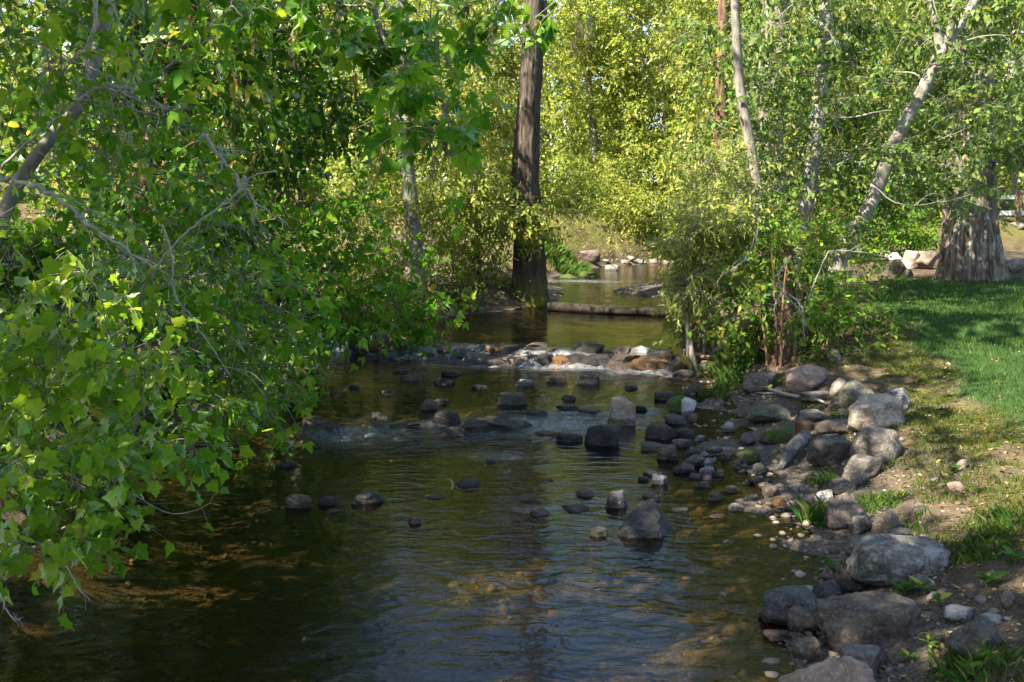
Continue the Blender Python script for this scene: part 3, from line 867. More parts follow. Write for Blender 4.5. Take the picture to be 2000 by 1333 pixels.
# --- pale trees on the right bank
D = 14.6
b0 = gpt(at(1596, 620, D)[0], D)
make_tree("leaning_pale_tree", "smooth pale grey tree leaning right and forking high beside the lawn", "tree",
          [b0, at(1618, 565, D), at(1648, 490, D), at(1700, 398, D), at(1752, 270, D), at(1800, 180, D), at(1842, 95, D), at(1885, 30, D + 0.2), at(1935, -60, D + 0.4), at(1990, -250, D + 0.6), at(2010, -500, D + .8)],
          np.array([34, 33, 30, 27, 25, 23, 22, 18, 15, 10, 5]) * D / F / 2, B_PALE,
          rect_blobs(R_, 1700, -40, 2020, 330, 13.2, 14.2, 16, 0.26, 0.26, "ovate", 0.105) + rect_blobs(R_, 1620, -40, 1930, 400, 15.2, 17.6, 22, 0.40, 0.62, "ovate", 0.105) + rect_blobs(R_, 1730, 310, 1880, 400, 14.0, 15.6, 6, 0.28, 0.5, "ovate", 0.105)
          + [up((6.6 + R_.normal() * 1.2, 15 + R_.normal() * 1.3, 6.6 + 3.2 * R_.random()), (1.1, 1.1, .8), 420) for _ in range(8)],
          lf("ovate", 0.105, L_GREY, droop=0.35, twig=0.3), seed=7, sides=20, furrow=0.025, flare=0.2, n_obj=60,
          stems=[(np.array([at(1838, 100, D), at(1828, 50, D), at(1815, -20, D), at(1790, -200, D)]), np.array([20, 15, 12, 6]) * D / F / 2),
                 (np.array([at(1850, 85, D), at(1862, 30, D - .1), at(1872, -60, D - .3), at(1880, -260, D - .4)]), np.array([16, 13, 10, 5]) * D / F / 2)],
          dead=[(pxpath([(1735, 215), (1640, 230), (1560, 190)], 14.3), 0.014), (pxpath([(1700, 360), (1760, 400), (1840, 395), (1900, 380)], 13.6), 0.012), (pxpath([(1830, 120), (1900, 75), (1990, 70)], 14.2), 0.014)], dead_mat=B_TWIG)
D = 15.6
b0 = gpt(at(1530, 640, D)[0], D)
make_tree("white_barked_tree", "white barked tree with a sunlit crooked trunk rising from the shrubs", "tree",
          [b0, at(1534, 620, D), at(1542, 540, D), at(1560, 460, D), at(1580, 370, D), at(1590, 290, D), at(1602, 200, D), at(1605, 110, D), at(1618, 0, D), at(1628, -120, D), at(1640, -330, D), at(1645, -520, D)],
          np.array([42, 40, 37, 34, 29, 26, 27, 26, 25, 22, 15, 7]) * D / F / 2, B_PALE,
          rect_blobs(R_, 1430, -40, 1660, 470, 13.6, 15.2, 16, 0.28, 0.28, "ovate", 0.10) + rect_blobs(R_, 1440, -40, 1720, 470, 15.9, 17.4, 22, 0.42, 0.6, "ovate", 0.10)
          + [up((5.0 + R_.normal() * 1.0, 15.6 + R_.normal() * 1.2, 5.8 + 3.2 * R_.random()), (1.0, 1.0, .8), 380) for _ in range(8)],
          lf("ovate", 0.10, L_GREY, droop=0.35, twig=0.3), seed=8, sides=22, furrow=0.06, flare=0.2, n_obj=60,
          dead=[(pxpath([(1600, 250), (1540, 340), (1520, 400), (1545, 470)], 14.8), 0.012), (pxpath([(1595, 330), (1660, 310), (1740, 225)], 15.2), 0.013), (pxpath([(1545, 245), (1600, 290), (1690, 305)], 14.6), 0.009)], dead_mat=B_TWIG)
D = 13.7
b0 = gpt(at(1500, 700, D)[0], D)
make_tree("slender_grey_tree", "slender smooth grey trunk bending left above the willow shrub", "tree",
          [b0, at(1500, 600, D), at(1490, 480, D), at(1478, 370, D), at(1462, 270, D), at(1445, 170, D), at(1438, 60, D), at(1436, -60, D), at(1450, -300, D)],
          np.array([26, 24, 22, 22, 20, 19, 17, 15, 8]) * D / F / 2, B_GREY,
          rect_blobs(R_, 1360, 20, 1560, 400, 13.9, 15.2, 14, 0.34, 0.38, "ovate", 0.095)
          + [up((3.9 + R_.normal() * .7, 14.8 + R_.normal() * .8, 5.6 + 1.6 * R_.random()), (.8, .8, .6), 260) for _ in range(4)],
          lf("ovate", 0.095, L_GREY, droop=0.35, twig=0.28), seed=9, sides=16, furrow=0.03, flare=0.1, n_obj=60)
D = 24.0
b0 = gpt(at(1500, 560, D)[0], D)
make_tree("background_cottonwood", "thick brown furrowed trunk behind the slender grey tree", "tree",
          [b0, at(1502, 480, D), at(1500, 300, D), at(1508, 150, D), at(1515, 0, D), at(1520, -160, D), at(1530, -500, D)],
          np.array([64, 58, 54, 52, 54, 48, 20]) * D / F / 2, B_COTT,
          rect_blobs(R_, 1380, -60, 1700, 420, 24.8, 27, 16, 0.7, 0.5, "ovate", 0.13)
          + [up((6.5 + R_.normal() * 1.5, 24 + R_.normal() * 1.5, 9 + 4 * R_.random()), (1.4, 1.4, 1.0), 420) for _ in range(8)],
          lf("simple", 0.14, L_YELL, droop=0.4), seed=13, sides=40, furrow=0.12, flare=0.3, freq=26, step=12, limb_r=.14)
D = 21.0
b0 = gpt(at(1408, 560, D)[0], D)
make_tree("dark_slim_tree", "slim dark brown trunk just left of the slender grey tree", "tree",
          [b0, at(1408, 480, D), at(1405, 330, D), at(1408, 230, D), at(1412, 100, D), at(1415, -40, D), at(1425, -260, D)],
          np.array([30, 27, 25, 25, 23, 20, 9]) * D / F / 2, B_BROWN,
          rect_blobs(R_, 1310, 0, 1480, 430, 21.2, 22.8, 9, 0.5, 0.4, "ovate", 0.11),
          lf("simple", 0.12, L_YELL, droop=0.4), seed=14, sides=18, furrow=0.10, flare=0.2, freq=14)

# --- shrubs on the right bank
def stems_at(rng, pxs, D, top, r):
    out = []
    for (px, py, tx, ty) in pxs:
        d = D + rng.normal() * 0.25
        b_ = hit(px, py); b_ = np.array([b_[0], b_[1], b_[2] - 0.08])
        m_ = at(0.6 * px + 0.4 * tx + rng.normal() * 8, 0.5 * (py + ty), b_[1] + 0.1)
        out.append((np.array([b_, m_, at(tx, ty, b_[1] + 0.2)]), np.array([r, r * 0.8, r * 0.35])))
    return out
st = stems_at(R_, [(1345, 715, 1330, 520), (1352, 716, 1372, 500), (1372, 700, 1400, 470), (1395, 690, 1420, 430), (1408, 690, 1395, 520), (1420, 700, 1450, 480)], 13.4, 0, 0.018)
wb = hit(1360, 722); wD = wb[1]
make_tree("willow_shrub", "pale sunlit narrow leaved shrub with bare stems at the cascade's end", "shrub",
          [np.array([wb[0], wD, wb[2] - .1]), at(1352, 690, wD + .05), at(1346, 640, wD + .1), at(1330, 560, wD + .2)], np.array([0.05, 0.03, 0.018, 0.008]), B_GREY,
          rect_blobs(R_, 1318, 400, 1440, 650, wD - .5, wD + 1.2, 24, 0.24, 1.6, "willow", 0.075, m=5)
          + rect_blobs(R_, 1330, 300, 1480, 470, wD, wD + 1.6, 10, 0.30, 0.8, "willow", 0.075, m=5),
          lf("willow", 0.085, L_WILL, droop=0.45, per=8, twig=0.25), seed=15, sides=9, furrow=0.05, flare=.3, stems=st, n_obj=120, twig_r=0.0035)
gb = hit(1530, 716); gD = gb[1] + 0.25
st = stems_at(R_, [(1500, 715, 1480, 600), (1525, 718, 1535, 520), (1548, 715, 1570, 560), (1560, 712, 1600, 580), (1515, 716, 1505, 470)], gD, 0, 0.02)
make_tree("leafy_bank_shrub", "dense dark green broad leaved shrub with grey dead twigs behind the pink boulder", "shrub",
          [np.array([gb[0], gD, gb[2] - .1]), at(1532, 640, gD + .2), at(1536, 560, gD + .4), at(1540, 480, gD + .5)], np.array([0.13, 0.115, 0.10, 0.05]), B_BROWN,
          rect_blobs(R_, 1430, 540, 1650, 700, gD - .5, gD + .6, 22, 0.22, 1.1, "ovate", 0.075, m=5)
          + rect_blobs(R_, 1420, 400, 1640, 560, gD + .1, gD + 1.5, 16, 0.30, 1.1, "ovate", 0.085, m=5)
          + rect_blobs(R_, 1580, 520, 1720, 640, gD - .2, gD + 1.2, 8, 0.22, 0.5, "willow", 0.085, m=5),
          lf("ovate", 0.078, L_SHRUB, droop=0.4, per=7, twig=0.22), seed=16, sides=20, furrow=0.09, flare=.2, stems=st, n_obj=140, twig_r=0.003,
          dead=[(pxpath([(1545, 500), (1520, 540), (1535, 580), (1560, 605), (1575, 640)], gD - .9), 0.011), (pxpath([(1620, 490), (1600, 530), (1585, 565), (1578, 590)], gD - .8), 0.010),
                (pxpath([(1620, 490), (1680, 492), (1735, 505)], gD - .7), 0.009), (pxpath([(1480, 450), (1460, 500), (1425, 530), (1410, 532)], gD - .9), 0.010),
                (pxpath([(1535, 570), (1515, 590), (1512, 615)], gD - .9), 0.008), (pxpath([(1540, 575), (1565, 600), (1572, 660)], gD - .95), 0.009)], dead_mat=B_TWIG)

# --- left bank: near trees
D = 6.6
b0 = gpt(-3.75, 6.3)
make_tree("leaning_box_elder", "pale leaning trunk and big leaved boughs with dead grey twigs over the left bank", "tree",
          [b0, at(-60, 640, 6.4), at(0, 440, 6.5), at(40, 352, 6.6), at(105, 262, 6.7), at(158, 200, 6.8), at(190, 105, 6.9), at(212, 10, 7.0), at(235, -120, 7.1), at(250, -420, 7.2), at(200, -900, 7.2)],
          np.array([36, 31, 27, 25, 24, 24, 25, 23, 20, 17, 8]) * 6.7 / F / 2, B_GREY,
          rect_blobs(R_, -40, -30, 330, 250, 5.4, 7.6, 14, 0.30, 0.75, "tri", 0.14, m=6)
          + rect_blobs(R_, -30, 230, 420, 600, 5.6, 8.0, 22, 0.32, 0.95, "tri", 0.14, m=6)
          + rect_blobs(R_, 200, 420, 540, 760, 6.8, 8.8, 20, 0.32, 1.1, "tri", 0.14, m=6)
          + [up((-2.6 + R_.normal() * 1.0, 6.5 + R_.normal() * 1.7, 4.9 + 2.4 * R_.random()), (.9, .9, .6), 200) for _ in range(18)] + [up((-1.8 + R_.normal() * .8, 6.4 + R_.normal() * 1.0, 7.4 + 1.6 * R_.random()), (1.0, 1.0, .6), 150) for _ in range(4)],  # unseen blobs added overhead to shut out sky and shade the ground
          lf("tri", 0.13, L_BOXEL, droop=0.75, per=4, twig=0.28), seed=17, sides=26, furrow=0.03, flare=.2, n_obj=300, limb_r=.2,
          dead=[(pxpath([(195, -20), (170, 100), (172, 150), (178, 172), (160, 192), (105, 208)], 5.9), 0.0141),
                (pxpath([(178, 172), (235, 180), (290, 205), (338, 217)], 5.9), 0.0087),
                (pxpath([(200, 165), (265, 180), (330, 213)], 6.3), 0.0184),
                (pxpath([(395, 262), (450, 335), (500, 395), (560, 437)], 6.6), 0.0152),
                (pxpath([(0, 345), (70, 365), (135, 405), (190, 450), (250, 490), (305, 520)], 5.8), 0.0163),
                (pxpath([(480, 345), (455, 385), (380, 440), (330, 490), (280, 560), (250, 618)], 6.2), 0.0108),
                (pxpath([(318, 440), (335, 500), (340, 575), (375, 620), (420, 690), (452, 735)], 6.1), 0.0087),
                (pxpath([(0, 330), (60, 270), (130, 215), (175, 180)], 6.0), 0.0097),
                (pxpath([(60, 70), (110, 110), (170, 130), (250, 165)], 6.4), 0.0087),
                (pxpath([(220, 0), (245, 90), (258, 170), (260, 235)], 6.2), 0.0065),
                (pxpath([(540, 335), (490, 345), (475, 380), (430, 420)], 6.3), 0.0076),
                (pxpath([(295, 155), (355, 110), (430, 70), (520, 62)], 7.2), 0.0097)], dead_mat=B_TWIG)
b0 = gpt(-3.35, 4.6)
make_tree("maple_shrub", "bright yellow green maple shrub with lobed leaves drooping over the dark water", "shrub",
          [b0, b0 + np.array([0.1, 0.1, 0.5]), b0 + np.array([0.35, 0.25, 0.95]), b0 + np.array([0.7, 0.4, 1.2])], np.array([0.035, 0.03, 0.022, 0.012]), B_GREY,
          rect_blobs(R_, -30, 640, 330, 900, 4.6, 5.7, 16, 0.24, 0.95, "lobed", 0.078, m=6)
          + rect_blobs(R_, -30, 870, 250, 1050, 4.3, 4.9, 12, 0.17, 1.05, "lobed", 0.078, m=6)
          + rect_blobs(R_, 270, 780, 440, 900, 5.0, 5.6, 5, 0.15, 0.7, "lobed", 0.078, m=5)
          + rect_blobs(R_, 20, 1040, 210, 1095, 4.2, 4.5, 3, 0.10, 0.8, "lobed", 0.08, m=5)
          + rect_blobs(R_, -20, 520, 200, 700, 4.4, 5.4, 6, 0.25, .6, "lobed", 0.078, m=5),
          lf("lobed", 0.084, L_MAPLE, droop=0.62, per=4, twig=0.2), seed=18, sides=8, furrow=.03, flare=.2, n_obj=300, twig_r=.0022,
          extra=[(pxpath([(225, 950), (265, 968), (300, 990), (340, 1004), (385, 996), (410, 984), (432, 988)], 4.6), .0032, .0014), (pxpath([(410, 984), (416, 970), (425, 962)], 4.6), .0018, .001)],
          dead=[(pxpath([(130, 1105), (150, 1145), (175, 1172)], 4.3), 0.004), (pxpath([(0, 1160), (12, 1190), (30, 1213), (40, 1208)], 4.2), 0.005)], dead_mat=B_TWIG)
b0 = gpt(-3.7, 2.6)
hang = []
for (x0, y0, x1, y1, n, dd) in ((640, -20, 880, 120, 7, 4.5), (760, 90, 900, 250, 7, 4.4), (800, 220, 905, 330, 4, 4.35), (680, 80, 770, 130, 2, 4.5), (520, -20, 640, 60, 3, 4.6), (410, -20, 520, 70, 3, 4.7), (880, -20, 1010, 40, 2, 4.8), (1090, -30, 1140, 40, 1, 4.8), (760, 240, 820, 310, 1, 4.4)):
    hang += rect_blobs(R_, x0, y0, x1, y1, dd - .25, dd + .25, n, 0.13, 1.5, "tri", 0.115, m=4)
tree_c = make_tree("overhanging_box_elder", "bright box elder boughs hanging from the top with pale seed clusters", "tree",
          [b0, b0 + np.array([0.1, .2, 1.6]), np.array([-3.2, 3.2, 3.4]), np.array([-2.6, 3.9, 4.6]), np.array([-2.0, 4.4, 5.6]), np.array([-1.6, 4.6, 6.6])], np.array([.13, .12, .10, .08, .05, .02]), B_GREY,
          hang + [up((-4.4 + R_.normal() * .5, 2.4 + R_.normal() * .8, 2.2 + 2.4 * R_.random()), (.7, .7, .5), 150) for _ in range(7)] + [up((-1.9 + R_.normal() * .9, 3.6 + R_.normal() * 1.3, 4.6 + 1.8 * R_.random()), (.8, .8, .5), 150) for _ in range(4)],  # low unseen blobs added beside the frame to shade the lower left water
          lf("tri", 0.115, L_BOXEL, droop=0.95, per=5, twig=0.16), seed=19, sides=16, furrow=.03, flare=.2, n_obj=300, twig_r=.0025,
          extra=[(np.array([(-2.6, 3.9, 4.6), at(560, -260, 4.6), at(700, -80, 4.5), at(745, 70, 4.45), at(790, 120, 4.4), at(850, 180, 4.4)]), .022, .005),
                 (np.array([at(700, -80, 4.5), at(780, 60, 4.4), at(785, 200, 4.4), at(760, 270, 4.4)]), .009, .003),
                 (np.array([at(560, -260, 4.6), at(480, -100, 4.7), at(450, 20, 4.7)]), .010, .003),
                 (np.array([at(700, -80, 4.5), at(850, -60, 4.7), at(960, -10, 4.8), at(1120, -20, 4.8)]), .008, .003)])
# seed clusters of the overhanging box elder
M_SEED = leaf_mat("samara_pale", [(0.0, (0.30, 0.26, 0.11)), (0.5, (0.40, 0.34, 0.17)), (1.0, (0.50, 0.44, 0.25))], 0.4, tcol=1.1, ymix=0.0)
base_c = np.array(tree_c.location)
for (px, y0, y1, dd, n) in ((570, 50, 132, 4.6, 30), (415, 10, 60, 4.7, 16), (495, 55, 100, 4.65, 22), (660, 0, 60, 4.55, 16), (690, 140, 175, 4.5, 18), (742, 280, 345, 4.4, 34), (755, 250, 320, 4.38, 24), (865, 270, 325, 4.35, 22), (850, 295, 340, 4.35, 14),
                          (720, 130, 165, 4.5, 14), (960, 40, 95, 4.8, 22), (1045, 35, 72, 4.8, 12), (1130, 10, 75, 4.8, 20), (1120, 70, 110, 4.8, 12), (785, 50, 90, 4.5, 14), (1150, 30, 90, 4.85, 14)):
    rng = R_
    p0 = at(px, y0, dd); L = (y1 - y0) / F * dd
    t = rng.random(n)
    P = p0[None] + np.stack([0.2 * L * (rng.random(n) - .5), .2 * L * (rng.random(n) - .5), -L * t * 0.85], -1)
    A = nrm(np.stack([rng.normal(size=n) * .45, rng.normal(size=n) * .45, -np.ones(n)], -1))
    V, F_, l2 = leaf_verts("samara", P - base_c, A, rng.normal(size=(n, 3)) * .6 + np.array([0, -1.0, .2]), np.full(n, .036) * (0.8 + .4 * rng.random(n)), rng.random(n))
    sc_o = ob("seed_cluster", mesh_np("seed_cluster", V, F_, M_SEED, False, {"lv": ('FLOAT', l2)}), tree_c, kind="stuff")

# unseen trees added on the left bank, crowns placed to shade stream and foliage
for i, (lab, bx_, by_, hh, cl) in enumerate((
        ("unseen shade tree added on the left bank beside the viewpoint", -6.2, 1.2, 10.5, [(-5.8, 3.2), (-4.0, -1.2), (-7.0, 0.2)]),
        ("unseen shade tree added on the left bank behind the viewpoint", -6.8, -3.5, 10.5, [(-5.2, -3.0), (-6.6, -1.4), (-4.2, -1.6), (-3.0, -.2), (-7.4, -4.2)]),
        ("unseen shade tree added beyond the left edge behind the leaning pale trunk", -6.8, 6.2, 11.0, [(-5.4, 6.4), (-4.2, 5.2), (-6.4, 4.6), (-3.4, 7.4), (-5.0, 8.2), (-2.0, 7.6)]))):
    b0 = gpt(bx_, by_)
    bl = []
    for (x_, y_) in cl:
        for _ in range(3 if i == 2 else 4):
            bl.append(up((x_ + R_.normal() * .7, y_ + R_.normal() * .7, hh - 6.6 + 6.2 * R_.random()), (1.2, 1.2, .8), 420))
    if i == 0:
        bl += [up(q_, (.9, .9, .7), 260) for q_ in ((-5.4, 2.0, 4.4), (-6.5, 1.2, 5.8), (-4.6, 1.4, 3.4), (-7.7, .4, 7.2), (-5.9, .8, 4.6), (-4.9, 2.6, 3.0), (-6.0, 2.6, 5.6), (-6.2, 2.2, 5.0), (-7.0, 1.0, 6.4), (-5.0, 1.9, 3.8), (-4.4, 2.0, 2.9))]  # low blobs set along the sun's path to shade the lower left water
    make_tree("shade_tree", lab, "tree", [b0, b0 + np.array([.1, 0, 2.5]), b0 + np.array([.5, .2, 5]), b0 + np.array([1.0, .4, hh - 2])], np.array([.22, .18, .14, .05]), B_GREY, bl,
              lf("simple", .26, L_BOXEL, droop=.5, per=6, twig=.3), seed=95 + i, sides=12, furrow=.06, flare=.25)

# --- left bank: further trees
b0 = gpt(-4.6, 11.8)
make_tree("drooping_box_elder", "box elder with drooping bright green leaves hanging over the mid stream", "tree",
          [b0, b0 + np.array([.1, .1, 1.4]), b0 + np.array([.5, .2, 2.8]), b0 + np.array([.9, .3, 4.2]), b0 + np.array([1.0, .4, 6.0])], np.array([.16, .14, .12, .09, .03]), B_BROWN,
          rect_blobs(R_, 540, 360, 720, 640, 11.2, 12.8, 20, 0.42, 1.15, "tri", 0.17, m=6)
          + rect_blobs(R_, 690, 480, 860, 620, 12.4, 13.6, 11, 0.34, 0.85, "tri", 0.17, m=5)
          + rect_blobs(R_, 780, 560, 880, 665, 12.2, 12.8, 4, 0.22, 0.8, "tri", 0.16, m=4)
          + rect_blobs(R_, 560, 600, 700, 670, 12, 13, 6, 0.28, 0.8, "tri", 0.16, m=5)
          + [up((-3.8 + R_.normal() * 1.4, 11.8 + R_.normal() * 1.5, 6.0 + 3.5 * R_.random()), (1.2, 1.2, .8), 240) for _ in range(10)] + [up((0.9 + R_.normal() * .9, 10.2 + R_.normal() * 1.1, 8.3 + 1.2 * R_.random()), (1.0, 1.0, .5), 190) for _ in range(10)],  # high unseen blobs added over the stream to shade the lawn
          lf("tri", 0.17, L_BOXEL, droop=0.85, per=4, twig=0.3), seed=20, sides=18, furrow=.06, flare=.3, n_obj=200)
b0 = gpt(-3.7, 9.0)
make_tree("waterside_box_elder_shrub", "dark leafy shrub reaching low to the water above the small riffle", "shrub",
          [b0, b0 + np.array([.2, 0, .6]), b0 + np.array([.5, .1, 1.2]), b0 + np.array([.8, .2, 1.8])], np.array([.06, .05, .035, .012]), B_GREY,
          rect_blobs(R_, 330, 560, 560, 800, 8.0, 9.6, 24, 0.32, 1.3, "tri", 0.15, m=6)
          + rect_blobs(R_, 390, 700, 540, 820, 8.2, 9.0, 8, 0.22, 1.0, "tri", 0.15, m=5),
          lf("tri", 0.15, L_BOXEL, droop=0.75, per=4, twig=0.25), seed=21, sides=10, furrow=.05, flare=.2, n_obj=200)

thick = [  # label, base px, D, trunk px list, widths, bark, rects, leafmat, size, upper crown
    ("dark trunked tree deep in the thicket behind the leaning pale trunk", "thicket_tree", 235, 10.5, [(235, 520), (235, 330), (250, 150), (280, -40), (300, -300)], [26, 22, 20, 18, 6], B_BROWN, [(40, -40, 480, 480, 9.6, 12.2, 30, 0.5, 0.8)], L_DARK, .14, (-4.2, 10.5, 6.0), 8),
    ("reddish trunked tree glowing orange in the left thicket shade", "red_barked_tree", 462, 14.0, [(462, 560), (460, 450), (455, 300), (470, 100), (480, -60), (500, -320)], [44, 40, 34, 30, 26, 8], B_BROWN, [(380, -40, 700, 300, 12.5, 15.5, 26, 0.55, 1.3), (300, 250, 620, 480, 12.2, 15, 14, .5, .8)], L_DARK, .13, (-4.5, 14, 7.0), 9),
    ("grey barked tree with split brown base behind the drooping box elder", "split_bark_tree", 808, 17.5, [(812, 600), (812, 520), (806, 440), (796, 330), (792, 220), (790, 60), (780, -80), (760, -320)], [38, 34, 30, 27, 24, 20, 17, 6], B_GREY, [(690, 120, 960, 420, 17, 19.5, 18, .55, .75)], L_YELL, .11, (-2.6, 17.5, 8.2), 7),
    ("thin dark crooked trunk left of the dark streamside trunk", "crooked_tree", 925, 19.5, [(930, 600), (928, 480), (922, 330), (926, 220), (918, 100), (900, -60), (880, -280)], [20, 18, 17, 15, 14, 12, 5], B_DARK, [(830, -40, 1030, 420, 19.0, 21.5, 18, .55, .8)], L_YELL, .11, (-2.0, 20, 9.0), 5),
]
for i, (lab, nm, bx, D, tpx, wd, bk, rects, lm, sz, upc, nu) in enumerate(thick):
    p0 = at(tpx[0][0], tpx[0][1], D)
    tr = [gpt(p0[0], D)] + [at(x, y, D) for x, y in tpx[1:]]
    bl = []
    for rc in rects:
        bl += rect_blobs(R_, *rc, "simple", sz)
    bl += [up((upc[0] + R_.normal() * 1.4, upc[1] + R_.normal() * 1.3, upc[2] + 3.5 * R_.random()), (1.2, 1.2, .8), 260) for _ in range(nu)]
    make_tree(nm, lab, "tree", tr, np.array(wd) * D / F / 2, bk, bl, lf("simple" if D > 12 else "ovate", sz, lm, droop=0.5, twig=.3, per=6), seed=30 + i, sides=20, furrow=.09, flare=.25, freq=14, limb_r=.2)

# undergrowth shrubs along the left bank and across the far bank
und = [
    ("yellow green undergrowth shrub between the split bark trunk and the dark streamside trunk", 880, 18.6, (830, 400, 1010, 590), 1.0, L_YELL, .085, .34),
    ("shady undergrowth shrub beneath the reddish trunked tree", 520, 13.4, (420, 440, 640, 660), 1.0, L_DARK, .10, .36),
    ("yellowish undergrowth shrub left of the split bark trunk", 720, 17.2, (620, 380, 800, 600), 1.0, L_YELL, .09, .36),
    ("sunlit background shrub glimpsed through the left thicket", 330, 19.0, (120, 300, 480, 520), 1.0, L_YELL, .12, .6),
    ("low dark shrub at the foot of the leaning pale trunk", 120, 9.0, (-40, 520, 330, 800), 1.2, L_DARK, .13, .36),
    ("shrub added behind the maple shrub to darken the water reflections", -120, 7.2, (-420, 480, 120, 860), 1.3, L_DARK, .12, .34),  # added dark foliage closing a bright gap mirrored in the lower left water
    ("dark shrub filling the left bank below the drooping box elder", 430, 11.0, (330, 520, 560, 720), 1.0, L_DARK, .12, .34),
]
for i, (lab, bx, D, (x0, y0, x1, y1), cov, lm, sz, r) in enumerate(und):
    b0 = gpt(at(bx, 600, D)[0], D, .05)
    make_tree("undergrowth_shrub", lab, "shrub", [b0, b0 + np.array([.05, 0, .4]), b0 + np.array([.1, .05, .9])], np.array([.03, .025, .012]), B_GREY,
              rect_blobs(R_, x0, y0, x1, y1, D - .8, D + 1.0, 18, r, cov, "simple", sz, m=6), lf("simple", sz, lm, droop=.4, twig=.25), seed=40 + i, sides=7, furrow=.02, flare=.1,
              stems=[(np.array([b0 + np.array([.1 * k_, .1 * math.sin(k_), 0]), b0 + np.array([.25 * k_, .1, .7]), b0 + np.array([.4 * k_, .2, 1.5])]), np.array([.018, .014, .006])) for k_ in (-3, -2, -1, 1, 2, 3)])

far = [
    ("sunlit yellow green tree filling the gap right of the dark streamside trunk", (1070, -70, 1260, 420, 37, 41), 1150, 40, .15, L_YELL),
    ("bright yellow green tree in the middle of the far sunlit trees", (1190, -90, 1380, 430, 38, 43), 1290, 42, .15, L_YELL),
    ("sunny tree behind the slim dark brown trunk", (1330, -70, 1520, 440, 34, 39), 1425, 38, .15, L_YELL),
    ("far tree with yellowish leaves behind the white barked tree", (1480, -60, 1720, 440, 33, 38), 1600, 37, .15, L_YELL),
    ("far green tree behind the leaning pale tree", (1680, -60, 1880, 430, 34, 40), 1775, 39, .15, L_YELL),
    ("far green tree behind the old cottonwood at the right edge", (1840, -60, 2060, 400, 33, 40), 1960, 38, .15, L_YELL),
    ("sunny tree seen behind the thin crooked trunk", (880, 110, 1060, 440, 30, 35), 965, 34, .14, L_YELL),
    ("yellow green tree glowing behind the split bark trunk", (700, -60, 900, 440, 28, 33), 790, 32, .14, L_YELL),
    ("yellow green tree glinting behind the reddish trunked tree", (500, -60, 720, 440, 27, 32), 600, 31, .14, L_YELL),
    ("sunlit tree glinting through the far left thicket", (260, -60, 520, 460, 25, 30), 390, 29, .14, L_YELL),
    ("sunlit tree behind the leaning pale trunk at the left edge", (-60, -60, 280, 460, 23, 28), 110, 27, .14, L_YELL),
]
for i, (lab, (x0, y0, x1, y1, d0, d1), bx, D, sz, lm) in enumerate(far):
    b0 = gpt(at(bx, 470, D)[0], D)
    h = at(bx, -80, D)[2]
    make_tree("background_tree", lab, "tree", [b0, b0 + np.array([.2, 0, 2]), b0 + np.array([-.1, 0, 5]), np.array([b0[0], D, h])], np.array([.22, .18, .13, .05]), B_GREY,
              rect_blobs(R_, x0, y0, x1, y1, d0, d1, 22, 1.0, (1.05 if i < 3 else 0.75), "simple", sz, m=8), lf("simple", sz, lm, droop=.45, twig=.4, per=7), seed=60 + i, sides=12, furrow=.06, flare=.2, twig_r=.005)
for i, (px_, D) in enumerate(((60, 44), (330, 47), (600, 50), (850, 52), (1060, 58), (1240, 60), (1430, 57), (1650, 56), (1850, 54), (2050, 50))):
    b0 = gpt(at(px_, 450, D)[0], D)
    nm_ = ("leftmost", "second from the left", "third from the left", "fourth from the left", "fifth from the left", "fifth from the right", "fourth from the right", "third from the right", "second from the right", "rightmost")[i]
    make_tree("distant_tree", "tree in the hindmost row glimpsed between nearer crowns, " + nm_, "tree", [b0, b0 + np.array([.2, 0, 3]), b0 + np.array([0, 0, 7]), np.array([b0[0], D, at(px_, -90, D)[2]])], np.array([.26, .2, .15, .05]), B_GREY,
              rect_blobs(R_, px_ - 150, -90, px_ + 150, 420, D - 2, D + 3, 24, 1.9, (1.0 if 4 <= i <= 6 else .55), "simple", .36, m=10), lf("simple", .36, L_YELL, droop=.45, twig=.5, per=8), seed=120 + i, sides=8, furrow=.03, flare=.2, twig_r=.006, group="trees of the hindmost row")
for i, (lab, (x0, y0, x1, y1, d0, d1), bx, D, lm) in enumerate((
        ("leafy shrub overhanging the undercut far bank", (1150, 385, 1400, 500, 30.2, 31.8), 1300, 31.8, L_YELL),
        ("small sunny shrub above the root block on the far bank", (1075, 330, 1200, 450, 33.5, 36), 1130, 35.0, L_YELL),
        ("green shrub behind the stones left of the old cottonwood", (1620, 380, 1800, 500, 24, 27), 1700, 26, L_BOXEL),
        ("low leafy shrub behind the willow shrub by the gravel bar", (1380, 440, 1600, 580, 19, 23), 1480, 22, L_BOXEL))):
    b0 = gpt(at(bx, 470, D)[0], D, .05)
    make_tree("bank_shrub", lab, "shrub", [b0, b0 + np.array([.05, 0, .6]), b0 + np.array([.1, .05, 1.3])], np.array([.04, .03, .012]), B_GREY,
              rect_blobs(R_, x0, y0, x1, y1, d0, d1, 18, .6, 1.6, "simple", .12, m=6), lf("simple", .12, lm, droop=.45, twig=.3), seed=80 + i, sides=7, furrow=.02, flare=.1)

